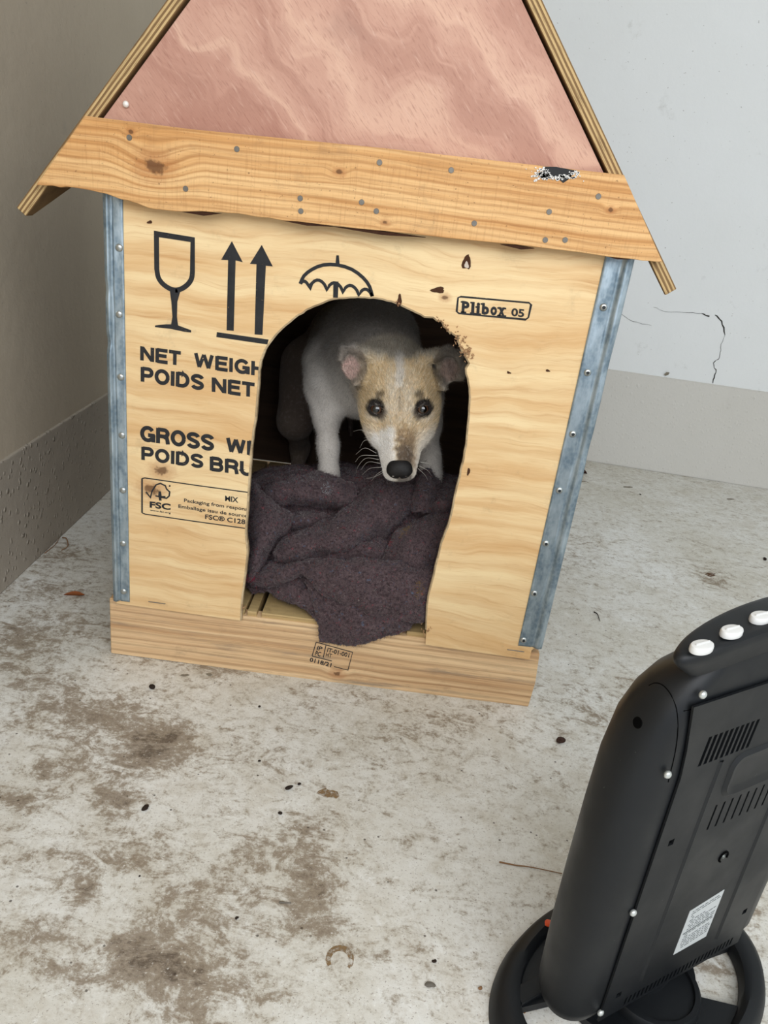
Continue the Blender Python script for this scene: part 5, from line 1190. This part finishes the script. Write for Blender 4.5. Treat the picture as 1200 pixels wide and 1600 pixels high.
# ------------------------------------------------------------------ litter on the floor
deb = flat('dark crumb', '#2c231d', .8, .15, 0, 300, .4); leafm = flat('dry brown leaf', '#8a4f2a', .7, .2, 0, 120, .3); twg = flat('dry twig', '#8b6a4d', .8, .1, 0, 200, .3); peb = flat('grey pebble', '#6c675f', .8, .1, 0, 200, .3); org = flat('plain orange', '#e0562a', .4, .4); drk = flat('dark dry leaf', '#35221b', .8, .1, 0, 200, .4)
def crumb(px, py, r, name, label, cat, m=deb, el=1., seed=0, group=None, flatn=.55, rot=0.):
    c = atz(px, py); r *= .78; bm = bmesh.new(); bmesh.ops.create_icosphere(bm, subdivisions=2, radius=1); ra = random.Random(seed+px*7+py)
    vs = [v.co.copy() for v in bm.verts]; K = [Vector((ra.gauss(0, 1), ra.gauss(0, 1), ra.gauss(0, 1))).normalized() for _ in range(9)]; A = [ra.uniform(-.62, .62) for _ in K]
    R_ = Matrix.Rotation(rot, 3, 'Z'); zm = 9
    for v in bm.verts:
        d = v.co.normalized(); s = 1+sum(a*max(0, d.dot(k))**2 for a, k in zip(A, K)); v.co = R_@Vector((d.x*r*el*s, d.y*r*s/ max(1, el**.3), d.z*r*flatn*s)); zm = min(zm, v.co.z)
    me = bpy.data.meshes.new(name)
    for v in bm.verts: v.co.z -= zm
    bm.to_mesh(me); bm.free(); me.materials.append(m); o = bpy.data.objects.new(name, me); link(o); o.location = (c[0], c[1], .0002); return tag(o, label, cat, group)
crumb(227, 1265, .0048, 'crumb', 'small black crumb on bare floor left of centre', 'crumb', el=1.4, rot=.8)
crumb(452, 1233, .0050, 'crumb', 'black forked crumb beside the round tan stain', 'crumb', el=1.7, rot=.5)
crumb(468, 1226, .0025, 'crumb', 'tiny brown crumb just right of the black forked crumb', 'crumb')
crumb(438, 1272, .0028, 'crumb', 'tiny black crumb below the black forked crumb', 'crumb')
crumb(874, 1160, .0080, 'dried_berry', 'dark brown shrivelled lump on the floor between dog house and heater', 'debris', el=1.2, m=flat('shrivelled brown', '#40302a', .8, .1, 0, 300, .5))
crumb(237, 1075, .0050, 'crumb', 'dark crumb in front of the base board, left', 'crumb', el=1.2)
crumb(405, 1105, .0032, 'crumb', 'small dark crumb in front of the middle of the base board', 'crumb')
crumb(405, 1190, .0026, 'crumb', 'tiny dark crumb above the black forked crumb', 'crumb')
crumb(218, 1370, .0028, 'crumb', 'tiny dark crumb left of the big brown smudges', 'crumb')
crumb(370, 1436, .0026, 'crumb', 'tiny dark crumb on the lower middle floor', 'crumb')
crumb(673, 1542, .0062, 'pebble', 'flat grey pebble on the floor near the bottom edge', 'pebble', m=peb, el=1.3, flatn=.35)
crumb(678, 1502, .0025, 'crumb', 'tiny brown crumb above the flat grey pebble', 'crumb')
crumb(750, 1545, .0034, 'crumb', 'brown crumb beside the left end of the heater foot', 'crumb', m=twg)
crumb(1195, 875, .0060, 'crumb', 'dark crumb at the right edge of the picture', 'crumb')
crumb(1000, 773, .0048, 'crumb', 'dark crumb on the floor below the back wall', 'crumb')
crumb(848, 1470, .0055, 'orange_speck', 'tiny bright orange scrap lying on the heater foot', 'speck', m=org, el=1.3).location.z = .027  # small plain orange lump set on the foot
crumb(884, 843, .0028, 'crumb', 'tiny dark crumb right of the metal corner strip', 'crumb')
def leaf(px, py, L, Wd, rot, label, m, name='dry_leaf', curlv=.006):
    c = atz(px, py); n, k = 14, 5; V, Fc = [], []
    for i in range(n):
        u = i/(n-1); w = Wd*math.sin(math.pi*min(1, u*.96+.03))**.8
        for j in range(k): v = j/(k-1)*2-1; V.append(((u-.5)*L, v*w/2, .0008+curlv*abs(v)**2*math.sin(math.pi*u)+.003*u*u+random.uniform(0, .0006)))
    for i in range(n-1):
        for j in range(k-1): Fc.append([i*k+j, (i+1)*k+j, (i+1)*k+j+1, i*k+j+1])
    zmn = min(v[2] for v in V); V = [(x, y, z-zmn) for x, y, z in V]; t = len(V); V += [(x, y, z+.0006) for x, y, z in V[:t]]; Fc += [[a+t for a in f[::-1]] for f in Fc]
    o = mesh_obj(name, V, Fc, m, smooth=True); o.location = (c[0], c[1], .0002); o.rotation_euler.z = rot; return tag(o, label, 'leaf')
leaf(116, 931, .040, .011, .1, 'long dry brown leaf by the rough left wall', leafm)
leaf(909, 740, .034, .016, -.3, 'curled dark brown leaf behind the right metal corner, by the back wall', drk, curlv=.012)
def twig(P, r, label, name='twig', m=twg):
    c = np.array(P[0]); Q_ = catmull(np.array(P)-c, 6); Q_[:, 2] = np.abs(Q_[:, 2]); v, f = tube(Q_, np.linspace(r, r*.5, len(Q_)), 6); v = np.array(v); v[:, 2] -= v[:, 2].min()
    o = mesh_obj(name, v, f, m, smooth=True); o.location = (c[0], c[1], .0002); return tag(o, label, 'twig')
A = lambda x, y, z=.003: atz(x, y)+np.array([0, 0, z])
twig([A(98, 841), A(104, 846, .008), A(106, 856, .006), A(96, 861)], .0016, 'curved pale twig at the foot of the left wall')
twig([A(70, 865), A(85, 853), A(94, 842, .006)], .0010, 'thin straight twig at the foot of the left wall', 'twig')
twig([A(780, 1348), A(805, 1353), A(830, 1357, .004), A(878, 1366)], .0011, 'thin straight brown stalk beside the heater', 'stalk')
twig([A(818, 1583), A(830, 1572), A(842, 1561)], .0016, 'short rusty stick showing through the left opening of the heater foot', 'stick', flat('rusty stick', '#a8763e', .8, .1, 0, 200, .3))
twig([A(928, 957), A(933, 962, .005), A(937, 971)], .0014, 'small dark stalk on the floor right of the dog house', 'stalk', deb)
twig([A(436, 1411), A(455, 1412)], .0012, 'small grey splinter of wood on the dirty floor', 'splinter', peb)
